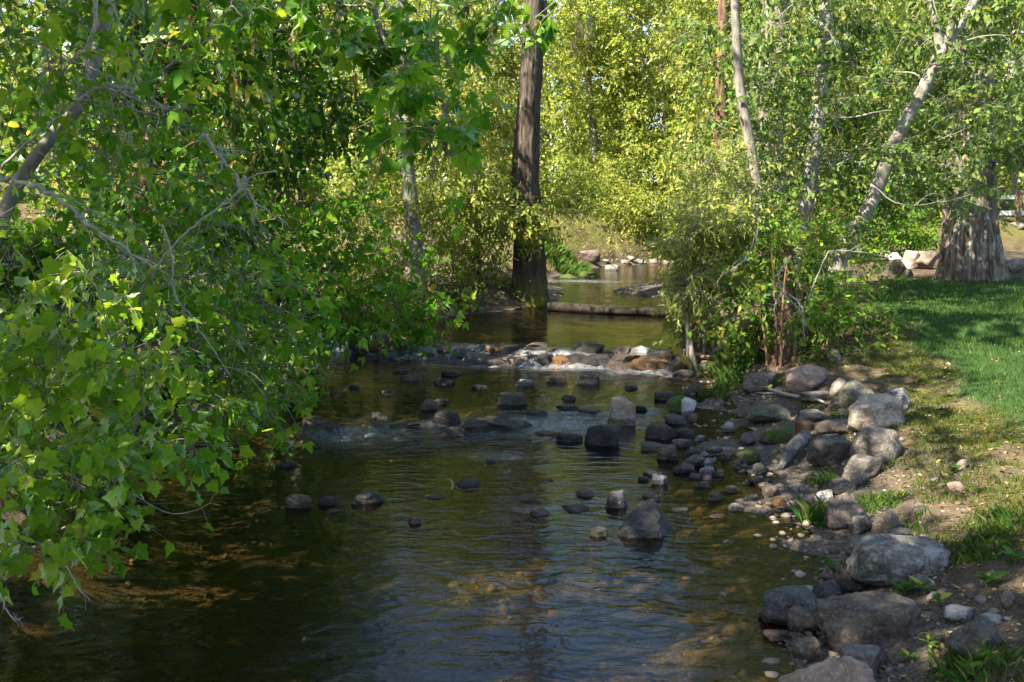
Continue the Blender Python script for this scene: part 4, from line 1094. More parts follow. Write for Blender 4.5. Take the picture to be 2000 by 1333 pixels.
# ------------------------------------------------------------------ rocks
RK = {
    "grey": rock_mat("rock_grey", (0.062, 0.054, 0.046), (0.125, 0.11, 0.095), (0.215, 0.19, 0.165)),
    "pale": rock_mat("rock_pale_blotched", (0.075, 0.066, 0.056), (0.15, 0.135, 0.115), (0.27, 0.25, 0.22), lichen=0.55),  # pale blotches put the skylight on the large oval boulder into its colour
    "brown": rock_mat("rock_brown", (0.075, 0.055, 0.042), (0.15, 0.115, 0.09), (0.24, 0.19, 0.15)),
    "tan": rock_mat("rock_tan", (0.20, 0.15, 0.11), (0.33, 0.26, 0.20), (0.46, 0.39, 0.32)),
    "pink": rock_mat("rock_pink_sandstone", (0.17, 0.11, 0.085), (0.29, 0.20, 0.155), (0.40, 0.29, 0.23), speck=.3),
    "dark": rock_mat("rock_dark_wet", (0.028, 0.027, 0.028), (0.060, 0.056, 0.055), (0.12, 0.11, 0.105), rough=0.42),
    "moss": rock_mat("rock_mossy", (0.045, 0.042, 0.038), (0.085, 0.08, 0.07), (0.15, 0.14, 0.13), moss=1.0, rough=.6),
    "touchmoss": rock_mat("rock_touch_of_moss", (0.04, 0.04, 0.042), (0.08, 0.08, 0.082), (0.16, 0.155, 0.15), moss=-0.25, rough=.5),
    "olive": rock_mat("rock_olive", (0.05, 0.048, 0.032), (0.11, 0.105, 0.075), (0.19, 0.18, 0.135)),
    "orange": rock_mat("rock_rust_orange", (0.11, 0.052, 0.016), (0.24, 0.12, 0.035), (0.36, 0.22, 0.09), rough=.5),
    "rusty": rock_mat("rock_pale_with_rust", (0.16, 0.13, 0.10), (0.28, 0.25, 0.21), (0.42, 0.40, 0.37), rust=.6),
    "speck": rock_mat("rock_speckled", (0.06, 0.06, 0.06), (0.16, 0.15, 0.15), (0.38, 0.37, 0.36), speck=1.0, lichen=.6),
    "white": rock_mat("rock_whitish", (0.30, 0.28, 0.26), (0.44, 0.42, 0.40), (0.58, 0.57, 0.55)),
}
_ICO = {}
def ico(sub):
    if sub not in _ICO:
        bm = bmesh.new(); bmesh.ops.create_icosphere(bm, subdivisions=sub, radius=1.0)
        _ICO[sub] = (np.array([v.co[:] for v in bm.verts]), np.array([[v.index for v in f.verts] for f in bm.faces])); bm.free()
    return _ICO[sub]

def rock_shape(rng, sub, angular=0.5, box=0.0, rough=1.0, peak=0.0):
    V, Fc = ico(sub); V = V.copy()
    p = 2 + 1.2 * rng.random() + 5 * box
    V = V / (np.abs(V) ** p).sum(1, keepdims=True) ** (1 / p)
    a = rng.random() * 1.2 - .6
    for _ in range(int(5 + 12 * angular)):
        n = nrm(rng.normal(size=(1, 3)))[0]
        d = 0.60 + 0.34 * rng.random() - 0.10 * angular
        h = V @ n - d * (1.0 + 0.25 * box)
        V = V - np.where(h > 0, h * (0.80 + 0.18 * angular), 0)[:, None] * n
    V[:, 0] += 0.22 * a * V[:, 2]
    if peak: V[:, :2] *= np.clip(1 - peak * (V[:, 2:] + 0.25), 0.12, 1.4)
    o = rng.random(3) * 50
    q = V * 1.6 + o
    V = V * (1 + rough * (0.20 * fbm(q[:, 0], q[:, 1], q[:, 2], 1, 3) + 0.09 * fbm(q[:, 0] * 4, q[:, 1] * 4, q[:, 2] * 4, 5, 4)))[:, None]
    mn, mx = V.min(0), V.max(0)
    return (V - 0.5 * (mn + mx)) / (0.5 * (mx - mn)), Fc

WATER_TOUCH = 0.07
def rock(label, box, mat, name="rock", cat="rock", ang=0.5, bx=0.0, deep=0.75, group=None, wetall=0.0, tilt=0.0, seed=None, sub=None, peak=0.0):
    """box: photo pixels (x0,y0,x1,y1) the stone fills; it rests on the ground or bed seen at its lower edge"""
    x0, y0, x1, y1 = box
    rng = np.random.default_rng(int(x0 * 7 + y0 * 13) if seed is None else seed)
    cxp = 0.5 * (x0 + x1); cyp = 0.5 * (y0 + y1)
    g0 = hit(cxp, y1); D0 = g0[1]
    w = (x1 - x0) * D0 / F
    l = deep * w
    Dc = D0 + 0.42 * l
    c = at(cxp, cyp, Dc)
    al = math.atan2(CAM_Z - c[2], Dc)
    ah = (y1 - y0) * Dc / F / math.cos(al) * 1.02
    hh = max((ah / 2) ** 2 - (l / 2 * math.sin(al)) ** 2, (0.28 * ah) ** 2) ** 0.5 * 2 / math.cos(al)
    hh = min(hh, 1.05 * max(w, l))
    gz_ = float(ground(np.array([c[0]]), np.array([c[1]]))[0])
    S = np.array([w / 2, l / 2, hh / 2])
    if sub is None:
        sub = 5 if (x1 - x0) > 170 else 4 if (x1 - x0) > 80 else 3
    V, Fc = rock_shape(rng, sub, min(1.0, ang + .15), bx, .65 + .8 * ang, peak)
    V = V * S
    if tilt:
        ct_, st_ = math.cos(tilt), math.sin(tilt)
        V = V @ np.array([(ct_, 0, st_), (0, 1, 0), (-st_, 0, ct_)]).T
        V[:, 0] *= w / np.ptp(V[:, 0])
    low = c[2] - hh / 2
    need = gz_ - 0.03 - 0.1 * hh
    if low > need:   # carry the underside down into the ground it stands on
        k = (c[2] - need) / (hh / 2)
        V[:, 2] = np.where(V[:, 2] < 0, V[:, 2] * k, V[:, 2])
        V[:, :2] *= 1 + 0.45 * np.clip(-V[:, 2:] / max(hh, .02), 0, 1.2)
    s_, _ = chan(np.array([c[0]]), np.array([c[1]]))
    wz = float(wlevel(np.array([c[0]]), np.array([c[1]]))[0])
    wet = np.clip(1 - (V[:, 2] + c[2] - wz) / WATER_TOUCH, 0, 1) * (1.0 if s_[0] < 0.35 else 0.0)
    wet = np.maximum(wet, wetall)
    me = mesh_np(name, V, Fc, RK[mat], attrs={"wet": ('FLOAT', wet)})
    o = ob(name, me, None, label, cat, group)
    o.location = Vector(c)
    return o

BANK = [
 ("large oval grey boulder with a pale lichened right end on the bank", (1658, 1046, 1856, 1140), "pale", dict(name="boulder", cat="boulder", ang=.0, deep=.6, seed=4)),
 ("long blocky brown boulder lying across the foreground water's edge", (1588, 1170, 1826, 1270), "brown", dict(name="boulder", cat="boulder", ang=.2, bx=.9, deep=.5)),
 ("pinkish tan boulder cut off by the bottom edge of the photo", (1528, 1280, 1722, 1385), "pink", dict(name="boulder", cat="boulder", ang=.6, deep=.7)),
 ("dark grey rounded boulder standing in the water left of the long blocky brown boulder", (1480, 1150, 1610, 1222), "dark", dict(name="boulder", cat="boulder", ang=.4, bx=.2)),
 ("brown stone leaning on the dark boulder at the water's edge", (1534, 1184, 1602, 1236), "brown", dict(ang=.5)),
 ("dark oval stone tucked behind the dark boulder at the water's edge", (1584, 1131, 1644, 1184), "dark", dict(ang=.3)),
 ("grey stone half buried in front of the long blocky brown boulder", (1634, 1266, 1730, 1335), "grey", dict(ang=.35)),
 ("flat brown stone wedged beside the grey stone in front of the blocky boulder", (1688, 1268, 1742, 1308), "brown", dict(ang=.4)),
 ("small speckled brown stone just above the pinkish tan boulder", (1548, 1245, 1606, 1292), "brown", dict(ang=.3)),
 ("slanting grey slab in the weeds at lower right", (1846, 1212, 1958, 1292), "grey", dict(ang=.8, bx=.3, tilt=-.35)),
 ("small pale stone perched at the top end of the slanting slab", (1915, 1198, 1962, 1224), "pale", dict(ang=.6)),
 ("broken whitish stone right of the long blocky brown boulder", (1843, 1180, 1912, 1218), "speck", dict(ang=.9)),
 ("small brown stone at the right edge of the weeds", (1952, 1146, 1982, 1188), "brown", dict(ang=.8)),
 ("flat dark stone between the oval boulder and the dark oval stone", (1640, 1128, 1694, 1160), "dark", dict(ang=.5)),
 ("dark sloping slab under the left end of the large oval boulder", (1598, 1094, 1682, 1146), "brown", dict(ang=.7)),
 ("thin dark slab behind the long blocky brown boulder", (1640, 1160, 1818, 1200), "dark", dict(ang=.6, deep=.35)),
 ("small grey cobble at the foot of the large oval boulder", (1774, 1121, 1818, 1152), "grey", dict(ang=.4)),
 ("brown and grey boulder with a whitish top by the grass tuft", (1612, 964, 1694, 1034), "brown", dict(name="boulder", cat="boulder", ang=.5)),
 ("grey nub of rock at the lower right of the brown and grey boulder", (1662, 1006, 1704, 1044), "dark", dict(ang=.5)),
 ("purplish brown upright stone beside the brown and grey boulder", (1702, 996, 1758, 1044), "brown", dict(ang=.4)),
 ("low flat stone behind the large oval boulder", (1724, 1030, 1782, 1054), "grey", dict(ang=.4)),
 ("low dark slab on the gravel left of the large oval boulder", (1652, 1046, 1716, 1076), "dark", dict(ang=.5)),
 ("small dark stone touching the left end of the large oval boulder", (1650, 1068, 1682, 1088), "dark", dict(ang=.4)),
 ("small white stone above the brown and grey boulder", (1592, 956, 1628, 980), "speck", dict(ang=.5)),
 ("flat dark stone between the white stone and the grey boulder above it", (1620, 936, 1672, 968), "dark", dict(ang=.6)),
 ("grey boulder at the lower end of the boulder pile", (1640, 890, 1724, 948), "grey", dict(name="boulder", cat="boulder", ang=.5)),
 ("dark grey ridged boulder in the middle of the boulder pile", (1572, 844, 1670, 916), "grey", dict(name="boulder", cat="boulder", ang=.7)),
 ("big rounded grey brown boulder below the tan boulder", (1662, 833, 1758, 912), "grey", dict(name="boulder", cat="boulder", ang=.35)),
 ("big sunlit tan and white boulder on the bank by the lawn", (1652, 770, 1760, 846), "tan", dict(name="boulder", cat="boulder", ang=.4, bx=.2)),
 ("greenish grey boulder just above the big tan boulder", (1638, 744, 1704, 796), "olive", dict(name="boulder", cat="boulder", ang=.5)),
 ("rough black and white speckled rock right of the tan boulder", (1716, 758, 1778, 808), "speck", dict(ang=1.0)),
 ("smooth pink sunlit boulder below the leafy shrub", (1532, 712, 1620, 770), "pink", dict(name="boulder", cat="boulder", ang=.3, tilt=-.25)),
 ("narrow tan stone right of the pink boulder", (1624, 734, 1654, 774), "tan", dict(ang=.6)),
 ("brown flat topped block left of the pink boulder", (1448, 726, 1518, 768), "brown", dict(ang=.5, bx=.5)),
 ("smooth olive oval boulder on the muddy shore", (1448, 791, 1546, 830), "olive", dict(name="boulder", cat="boulder", ang=.15)),
 ("flat tan brown slab beside the short stump", (1560, 818, 1668, 860), "brown", dict(ang=.5, bx=.5)),
 ("low grey stone behind the flat tan brown slab", (1556, 800, 1620, 828), "grey", dict(ang=.5)),
 ("small grey stone left of the greenish grey boulder", (1614, 780, 1648, 804), "grey", dict(ang=.6)),
 ("small greenish stone under the left side of the tan boulder", (1630, 797, 1662, 820), "olive", dict(ang=.5)),
 ("mossy flat rock left of the short stump", (1486, 834, 1558, 866), "moss", dict(ang=.4)),
 ("bright green mossy hummock stone at the gravel edge", (1436, 876, 1486, 910), "moss", dict(ang=.4)),
 ("dark wet stone between the olive boulder and the mossy hummock", (1446, 846, 1478, 872), "dark", dict(ang=.5)),
 ("grey wedge shaped stone below the mossy hummock", (1468, 905, 1504, 926), "grey", dict(ang=.9)),
 ("small grey stone at the foot of the leafy shrub", (1616, 682, 1642, 708), "grey", dict(ang=.5)),
 ("flat sunlit tan slab under the pink boulder", (1562, 762, 1630, 786), "tan", dict(ang=.5)),
 ("flat pinkish stone in the moss on the upper bank", (1850, 940, 1886, 962), "pink", dict(ang=.6)),
 ("smooth flat grey stone in the grass right of the purplish stone", (1782, 988, 1818, 1004), "grey", dict(ang=.2)),
 ("small round tan stone on the dark soil of the upper bank", (1868, 897, 1890, 918), "tan", dict(ang=.4)),
]
STREAM = [
 ("dark pyramid shaped rock with a moss patch rising from the water", (1203, 976, 1314, 1050), "touchmoss", dict(name="boulder", cat="boulder", ang=.7, peak=.5)),
 ("small olive stone just left of the pyramid shaped rock", (1150, 1030, 1186, 1049), "olive", dict(ang=.3)),
 ("dark stone with a pale top behind the pyramid shaped rock", (1184, 958, 1224, 992), "speck", dict(ang=.6)),
 ("reddish brown stone poking from the water left of the pale topped stone", (1126, 950, 1162, 970), "pink", dict(ang=.6)),
 ("small red brown stone above the pyramid shaped rock's peak", (1256, 963, 1288, 979), "brown", dict(ang=.6)),
 ("big round dark boulder in mid stream", (1144, 818, 1217, 870), "dark", dict(name="boulder", cat="boulder", ang=.2)),
 ("round pale boulder with a rusty base in mid stream", (1189, 773, 1242, 830), "rusty", dict(name="boulder", cat="boulder", ang=.2, deep=.9)),
 ("dark wet rock in the ripples left of the big round dark boulder", (1084, 840, 1138, 864), "dark", dict(ang=.5)),
 ("grey sloping stone right of the big round dark boulder", (1258, 820, 1322, 858), "grey", dict(ang=.6)),
 ("small dark stone right of the grey sloping stone", (1320, 833, 1356, 855), "dark", dict(ang=.4)),
 ("flattened grey stone below the mossy round stone", (1296, 804, 1342, 828), "grey", dict(ang=.3)),
 ("stone wholly covered in bright green moss at the right edge of the stream", (1300, 773, 1338, 809), "moss", dict(ang=.3)),
 ("whitish stone joined to the right of the green mossy stone", (1328, 776, 1360, 811), "white", dict(ang=.5)),
 ("smooth olive stone above the green mossy stone", (1276, 760, 1324, 782), "olive", dict(ang=.2)),
 ("flat grey stone at the right water's edge below the willow shrub", (1338, 748, 1378, 770), "grey", dict(ang=.3)),
 ("small pink stone right of the flattened grey stone", (1343, 804, 1364, 824), "pink", dict(ang=.5)),
 ("dark blocky stone in the pool below the cascade", (1126, 721, 1174, 749), "dark", dict(ang=.5, bx=.5)),
 ("dark grey stone in the middle of the pool", (970, 761, 1030, 790), "grey", dict(ang=.4)),
 ("low speckled stone above the dark grey stone in the pool", (1004, 738, 1046, 754), "speck", dict(ang=.5)),
 ("brown wet rock left of the riffle's dark ledge", (824, 776, 854, 800), "brown", dict(ang=.6)),
 ("flat dark stone touching the brown wet rock", (842, 776, 876, 790), "dark", dict(ang=.4)),
 ("dark wet rock at the left end of the riffle ledge", (846, 793, 898, 830), "dark", dict(ang=.6)),
 ("dark flat rock in the middle of the riffle ledge", (902, 813, 968, 846), "dark", dict(ang=.6)),
 ("dark jagged rock at the right end of the riffle ledge", (956, 812, 1038, 842), "dark", dict(ang=.9)),
 ("low dark stone awash left of the riffle ledge", (762, 821, 834, 836), "dark", dict(ang=.4)),
 ("oval dark stone below the cascade's left part", (860, 719, 900, 735), "dark", dict(ang=.2)),
 ("low wet stone at the far left of the pool", (768, 716, 802, 730), "dark", dict(ang=.4)),
 ("long flat dark stone at the left foot of the cascade", (853, 702, 928, 715), "dark", dict(ang=.3)),
 ("rough speckled stone in the cascade's left part", (912, 684, 952, 708), "speck", dict(ang=.8)),
 ("brown stone with water running over it in the cascade", (946, 693, 988, 714), "brown", dict(ang=.4)),
 ("tan block with water pouring off its top in the cascade", (978, 688, 1030, 714), "tan", dict(ang=.3, bx=.6)),
 ("small dark rock among the white water of the cascade", (1048, 688, 1078, 710), "dark", dict(ang=.6)),
 ("small rusty rock between two chutes of the cascade", (1082, 690, 1108, 714), "orange", dict(ang=.5)),
 ("brown rock in the centre of the cascade", (1108, 688, 1152, 710), "dark", dict(ang=.5)),
 ("mossy brown rock topping the crest of the cascade", (1128, 666, 1172, 690), "olive", dict(ang=.6)),
 ("dark wet rock right of the cascade's centre", (1148, 688, 1204, 716), "dark", dict(ang=.5)),
 ("dark brown boulder with a wet sloping top in the cascade", (1198, 686, 1254, 719), "brown", dict(ang=.5)),
 ("glistening orange boulder at the right of the cascade", (1243, 693, 1298, 723), "orange", dict(name="boulder", cat="boulder", ang=.3, bx=.3)),
 ("bluish white rock on the crest above the orange boulder", (1238, 676, 1272, 698), "white", dict(ang=.6)),
 ("low brown rock on the crest left of the bluish white rock", (1210, 674, 1238, 690), "brown", dict(ang=.5)),
 ("dark rock on the crest at the cascade's right end", (1268, 678, 1308, 700), "dark", dict(ang=.8)),
 ("rusty orange stone at the foot of the willow shrub", (1313, 703, 1344, 725), "orange", dict(ang=.4)),
 ("dark stone in the water below the willow shrub", (1313, 719, 1358, 738), "dark", dict(ang=.4)),
 ("wet dark stone on the crest at the cascade's left end", (893, 680, 934, 696), "dark", dict(ang=.5)),
 ("sunlit tan stone on the crest of the cascade", (936, 670, 974, 684), "tan", dict(ang=.5)),
 ("low pale stone on the crest near mid stream", (1028, 666, 1064, 682), "brown", dict(ang=.5)),
 ("round dark stone at the left bank with a sunlit edge", (680, 646, 728, 684), "dark", dict(ang=.2)),
 ("grey stone with a striped sunlit top on the left bank", (716, 638, 758, 676), "grey", dict(ang=.4)),
 ("brown stone with a bright tan left end on the left bank", (750, 648, 800, 682), "tan", dict(ang=.5)),
 ("dark low stone in front of the left bank stones", (738, 666, 792, 688), "dark", dict(ang=.4)),
 ("rough stone with twigs at the right of the left bank stones", (772, 662, 816, 686), "brown", dict(ang=.8)),
 ("small orange stone in front of the left bank stones", (720, 666, 742, 686), "orange", dict(ang=.4)),
 ("grey stone under the drooping leaves at the left bank", (586, 708, 622, 728), "grey", dict(ang=.3)),
 ("round grey stone half sunk in the shaded left water", (558, 960, 610, 992), "olive", dict(ang=.3)),
 ("small dark stone awash right of the round grey stone", (622, 963, 658, 987), "dark", dict(ang=.5)),
 ("dark domed stone with water sliding over it in the left water", (688, 953, 752, 984), "dark", dict(ang=.2)),
 ("dark flat stone with a stick caught on it", (888, 930, 938, 950), "dark", dict(ang=.7)),
 ("low brown stone awash left of the reddish brown stone", (1003, 963, 1054, 978), "brown", dict(ang=.6)),
 ("low stone with a white curl of water above it", (1033, 992, 1074, 1008), "brown", dict(ang=.5)),
 ("tiny pinkish stone tip in the shaded water", (798, 1008, 822, 1024), "pink", dict(ang=.7)),
 ("flat dark stone awash in front of the reddish brown stone", (1098, 983, 1152, 1000), "dark", dict(ang=.4)),
 ("pale sunken slab in the shallows below the dark boulder", (1488, 1222, 1548, 1252), "brown", dict(ang=.5)),
 ("orange brown stone at the edge of the gravel shore", (1506, 968, 1536, 990), "orange", dict(ang=.3)),
 ("speckled brown stone on the gravel shore above the orange brown stone", (1488, 940, 1522, 970), "brown", dict(ang=.3)),
 ("grey pointed stone at the waterline left of the orange brown stone", (1452, 962, 1482, 980), "grey", dict(ang=.6)),
 ("dark reddish stone in the shallows right of the pyramid shaped rock", (1384, 962, 1410, 978), "brown", dict(ang=.6)),
 ("small whitish stone standing on the muddy shore", (1412, 824, 1432, 844), "white", dict(ang=.4)),
 ("rounded rock with a pale top on the far side of the gravel bar", (1182, 515, 1208, 529), "pale", dict(ang=.5)),
 ("mossy rock at the left edge of the far water", (1092, 516, 1130, 532), "moss", dict(ang=.6)),
 ("low mossy rock awash in the far riffle, the left one of two", (1094, 535, 1130, 546), "moss", dict(ang=.6)),
 ("low mossy rock awash in the far riffle, the right one of two", (1132, 530, 1172, 542), "moss", dict(ang=.6)),
]
BACKROCKS = [
 ("sun bleached boulder left of the old cottonwood's foot", (1756, 490, 1796, 526), "tan", dict(name="boulder", cat="boulder", ang=.6)),
 ("sun bleached low rock left of the bleached boulder", (1728, 494, 1762, 514), "white", dict(ang=.5)),
 ("dark boulder against the old cottonwood's left root", (1786, 490, 1836, 528), "brown", dict(name="boulder", cat="boulder", ang=.7)),
 ("brown rotting block below the bleached boulder", (1732, 506, 1770, 542), "brown", dict(ang=.8)),
 ("small grey stone between the brown block and the cottonwood", (1756, 526, 1784, 542), "grey", dict(ang=.3)),
 ("grey stone at the right edge behind the cottonwood's foot", (1962, 504, 2004, 532), "pale", dict(ang=.6)),
 ("flat grey stone in the mulch bed at the right edge", (1974, 434, 2008, 450), "grey", dict(ang=.4)),
 ("square edged root block on the far bank", (1132, 488, 1172, 518), "brown", dict(ang=.5, bx=.7, deep=.6)),
]
for lab, bxp, mt, kw in BANK + STREAM + BACKROCKS:
    if 640 < bxp[1] < 1260 and any(q[0] == lab for q in STREAM) and mt not in ("white", "rusty", "pale", "moss"):
        kw = dict(kw, wetall=.55)
    if any(q[0] == lab for q in STREAM) and "pyramid" not in lab and mt not in ("rusty", "moss", "white"):
        bxp = (bxp[0], bxp[1] + .16 * (bxp[3] - bxp[1]), bxp[2], bxp[3])
    if 660 < bxp[1] < 715 and 840 < bxp[0] < 1310:      # stones of the cascade lie packed together
        gw = .22 * (bxp[2] - bxp[0]); bxp = (bxp[0] - gw, bxp[1] - 1, bxp[2] + gw, bxp[3]); kw = dict(kw, ang=min(1, kw.get("ang", .5) + .3))
    rock(lab, bxp, mt, **kw)
# the cluster of look-alike cobbles on the gravel edge
COB = [(1284, 868, 1322, 898), (1338, 888, 1376, 912), (1328, 902, 1358, 924), (1366, 910, 1396, 930), (1340, 872, 1368, 890), (1372, 896, 1396, 912), (1312, 858, 1346, 874), (1250, 862, 1300, 880),
       (1256, 920, 1296, 932), (1272, 926, 1304, 946), (1246, 930, 1268, 940), (1396, 916, 1414, 930), (1380, 870, 1412, 886), (1346, 924, 1372, 934), (1430, 898, 1446, 912), (1446, 906, 1462, 920),
       (1330, 858, 1352, 872), (1372, 928, 1392, 938), (1416, 948, 1440, 962), (1460, 928, 1492, 948), (1406, 884, 1430, 898), (1300, 884, 1326, 900), (1314, 912, 1332, 924), (1358, 940, 1384, 952), (1420, 984, 1450, 998), (1490, 980, 1512, 994), (1356, 850, 1378, 862)]
ORD = ("first", "second", "third", "fourth", "fifth", "sixth", "seventh", "eighth", "ninth", "tenth")
COB.sort(key=lambda q: q[3])
rows = [COB[0:6], COB[6:12], COB[12:17], COB[17:22], COB[22:]]
rown = ("hindmost", "second hindmost", "middle", "second foremost", "foremost")
k_ = 0
for rname, rw in zip(rown, rows):
    for j_, bxp in enumerate(sorted(rw, key=lambda q: q[0])):
        mt_ = ("grey", "brown", "dark", "grey", "speck")[k_ % 5]; k_ += 1
        word = {"grey": "grey", "brown": "brownish", "dark": "dark", "speck": "speckled"}[mt_]
        rock("%s cobble on the gravel edge, %s from the left in the cluster's %s row" % (word, ORD[j_], rname), bxp, mt_, name="cobble", cat="cobble", ang=.5, wetall=.45, group="cobbles clustered on the gravel edge")
def small_row(what, group, xs_, ys_, wlo, whi, mats):
    r_ = np.random.default_rng(len(what))
    for j_, (x_, y_) in enumerate(zip(xs_, ys_)):
        w_ = wlo + (whi - wlo) * r_.random(); h_ = w_ * (.20 + .2 * r_.random())
        rock("%s, %s from the left" % (what, ORD12[j_]), (x_ - w_ / 2, y_ - h_, x_ + w_ / 2, y_), mats[j_ % len(mats)], ang=.4 + .5 * r_.random(), wetall=.7, group=group)
ORD12 = ORD + ("eleventh", "twelfth", "thirteenth", "fourteenth", "fifteenth", "sixteenth")
small_row("small wet stone awash in the lower riffle", "small stones of the lower riffle", (575, 612, 655, 742, 806, 884, 938, 1002, 1046, 1066, 1108, 1150, 1246), (792, 830, 838, 818, 834, 852, 846, 842, 812, 852, 800, 806, 802), 26, 46, ("dark", "brown", "dark", "olive"))
small_row("small stone packed among the cascade's rocks", "small stones of the cascade", (836, 872, 905, 940, 968, 1004, 1040, 1072, 1098, 1122, 1160, 1196, 1232, 1262, 1300), (694, 690, 700, 700, 690, 684, 700, 686, 702, 714, 716, 692, 702, 702, 704), 22, 40, ("dark", "brown", "olive", "dark", "orange"))
small_row("low stone awash in the middle pool", "small stones of the middle pool", (692, 758, 800, 868, 938, 1086, 1110, 1232), (760, 772, 744, 752, 760, 748, 782, 760), 20, 40, ("dark", "olive", "brown"))
small_row("low dark stone awash in the near pool", "small stones of the near pool", (560, 655, 850, 960, 1010, 1070, 1196, 1330, 1400, 1420), (912, 1002, 975, 905, 1020, 940, 1065, 1000, 1012, 1060), 18, 42, ("dark", "olive", "brown"))
FAREDGE = sorted([(1212, 508, 1232, 518), (1236, 506, 1262, 516), (1268, 506, 1290, 515), (1296, 508, 1318, 517), (1222, 500, 1240, 510), (1174, 506, 1190, 516)])
for i, bxp in enumerate(FAREDGE):
    rock("small pale stone at the foot of the undercut far bank, %s from the left" % ORD[i], bxp, ("pale", "pink", "tan")[i % 3], name="cobble", cat="cobble", ang=.6, group="stones along the far bank's foot")

# ------------------------------------------------------------------ wood: log, stump, sticks, fence
M_LOG = bark_mat("wet_mossy_log", (0.006, 0.005, 0.0035), (0.018, 0.015, 0.010), (0.045, 0.038, 0.024), 9, 9, 0.8, 0.02)
M_CUT = plain_mat("weathered_cut_wood", (0.22, 0.17, 0.12), (0.36, 0.30, 0.23), 0.8, 40, .3, .005)
def wood(name, label, cat, pts, rad, mat, sides=14, furrow=.08, seed=1, freq=10, kind=None):
    pts = np.asarray(pts, float); b_ = pts[0].copy()
    cp = catmull(pts, 8)
    V, Q, T = tube(cp - b_, np.interp(np.linspace(0, 1, len(cp)), np.linspace(0, 1, len(rad)), rad), sides, bark=furrow, seed=seed, freq=freq)
    o = ob(name, mesh_np(name, V, [Q, T], mat), None, label, cat)
    o.location = Vector(b_)
    return o
def restpath(pix, lift):
    out = []
    for (x, y) in pix:
        p = hit(x, y); p[2] += lift; out.append(p)
    return out
lg = restpath([(1072, 606), (1130, 610), (1200, 614), (1270, 617), (1345, 621)], .06)
wood("fallen_log", "long dark mossy log lying across the stream beside the dark trunk", "log", lg, [.085, .09, .08, .085, .08], M_LOG, 22, .12, 4, 16)
sp = hit(1572, 872)
wood("broken_stump", "short broken brown stump among the boulders", "stump", [sp + np.array([0, .08, -.1]), sp + np.array([0, .08, .08]), sp + np.array([.005, .08, .205])], [.085, .075, .078], B_BROWN, 24, .22, 6, 14)
a_ = hit(1524, 918); b_ = hit(1580, 885) + np.array([0, .1, .12])
wood("mossy_plank_log", "split piece of wood thick with green moss leaning by the stump", "log", [a_ + np.array([0, 0, .01]), 0.5 * (a_ + b_) + np.array([0, 0, .04]), b_], [.02, .055, .06], RK["touchmoss"], 16, .25, 8)
wood("fallen_branch", "bare grey crooked branch on the bank below the pink boulder", "branch", restpath([(1475, 756), (1500, 768), (1530, 778), (1552, 783)], .05) + restpath([(1580, 786), (1600, 790), (1614, 797)], .04), [.012, .016, .018, .018, .016, .014, .011], B_TWIG, 9, .06)
wood("fallen_branch", "thin dead stick lying just below the grey crooked branch", "branch", restpath([(1462, 768), (1490, 772), (1512, 772), (1535, 778)], .02), [.006, .008, .008, .005], B_TWIG, 7, .05)
wood("peeled_branch", "stout peeled pale branch at the foot of the willow shrub", "branch", [hit(1398, 694) + np.array([0, 0, .05]), hit(1420, 688) + np.array([0, .1, .16]), hit(1442, 684) + np.array([0, .2, .25])], [.03, .045, .05], M_CUT, 12, .06)
wood("exposed_root", "reddish root snaking along the bank under the willow shrub", "root", restpath([(1342, 696), (1360, 702), (1385, 704), (1402, 698)], .04), [.02, .026, .026, .018], B_BROWN, 9, .08)
wood("leaning_snag", "dark forked snag rooted in the water below the willow shrub", "branch", [hit(1356, 724) + np.array([0, 0, -.04]), at(1340, 702, hit(1356, 724)[1]), at(1318, 690, hit(1356, 724)[1] + .05)], [.05, .03, .012], B_DARK, 10, .08)
wood("caught_stick", "short pale stick caught on the dark flat stone in the water", "stick", [hit(882, 956), at(884, 946, hit(882, 956)[1]), at(879, 936, hit(882, 956)[1])], [.005, .006, .004], B_TWIG, 7, .03)
wood("washed_up_twig", "forked dead twig on the muddy shore by the mossy flat rock", "twig", restpath([(1508, 862), (1525, 856), (1545, 853), (1556, 848)], .03), [.004, .006, .006, .003], B_TWIG, 6, .03)
# post and rails behind the cottonwood
M_POST = plain_mat("fence_wood", (0.16, 0.10, 0.06), (0.30, 0.20, 0.13), .85, 12, .4, .01, (4, 4, .5))
M_WHITE = plain_mat("white_painted_board", (0.70, 0.70, 0.68), (0.80, 0.80, 0.78), .6, 8, .1, .003)
def box_mesh(name, sx, sy, sz, mat, bev=.01):
    bm = bmesh.new(); bmesh.ops.create_cube(bm, size=1.0)
    bmesh.ops.scale(bm, vec=(sx, sy, sz), verts=bm.verts)
    bmesh.ops.bevel(bm, geom=bm.edges[:], offset=bev, segments=2, affect='EDGES')
    me = bpy.data.meshes.new(name); bm.to_mesh(me); bm.free(); me.materials.append(mat); return me
fp = at(1988, 432, 36.0); fz = float(ground(np.array([fp[0]]), np.array([36.0]))[0])
fr_ = root("post_and_board_fence", (fp[0], 36.0, fz), "wooden post with pale boards behind the lawn at the right edge", "fence")
p_ = ob("post", box_mesh("post", .16, .16, 2.71 - fz + .3, M_POST), fr_); p_.location = (0, 0, (2.71 - fz - .3) / 2)
for za, hh_ in ((2.46, .15), (1.90, .17)):
    q_ = ob("board", box_mesh("board", 3.0, .04, hh_, M_WHITE), fr_); q_.location = (.9, .12, za - fz)

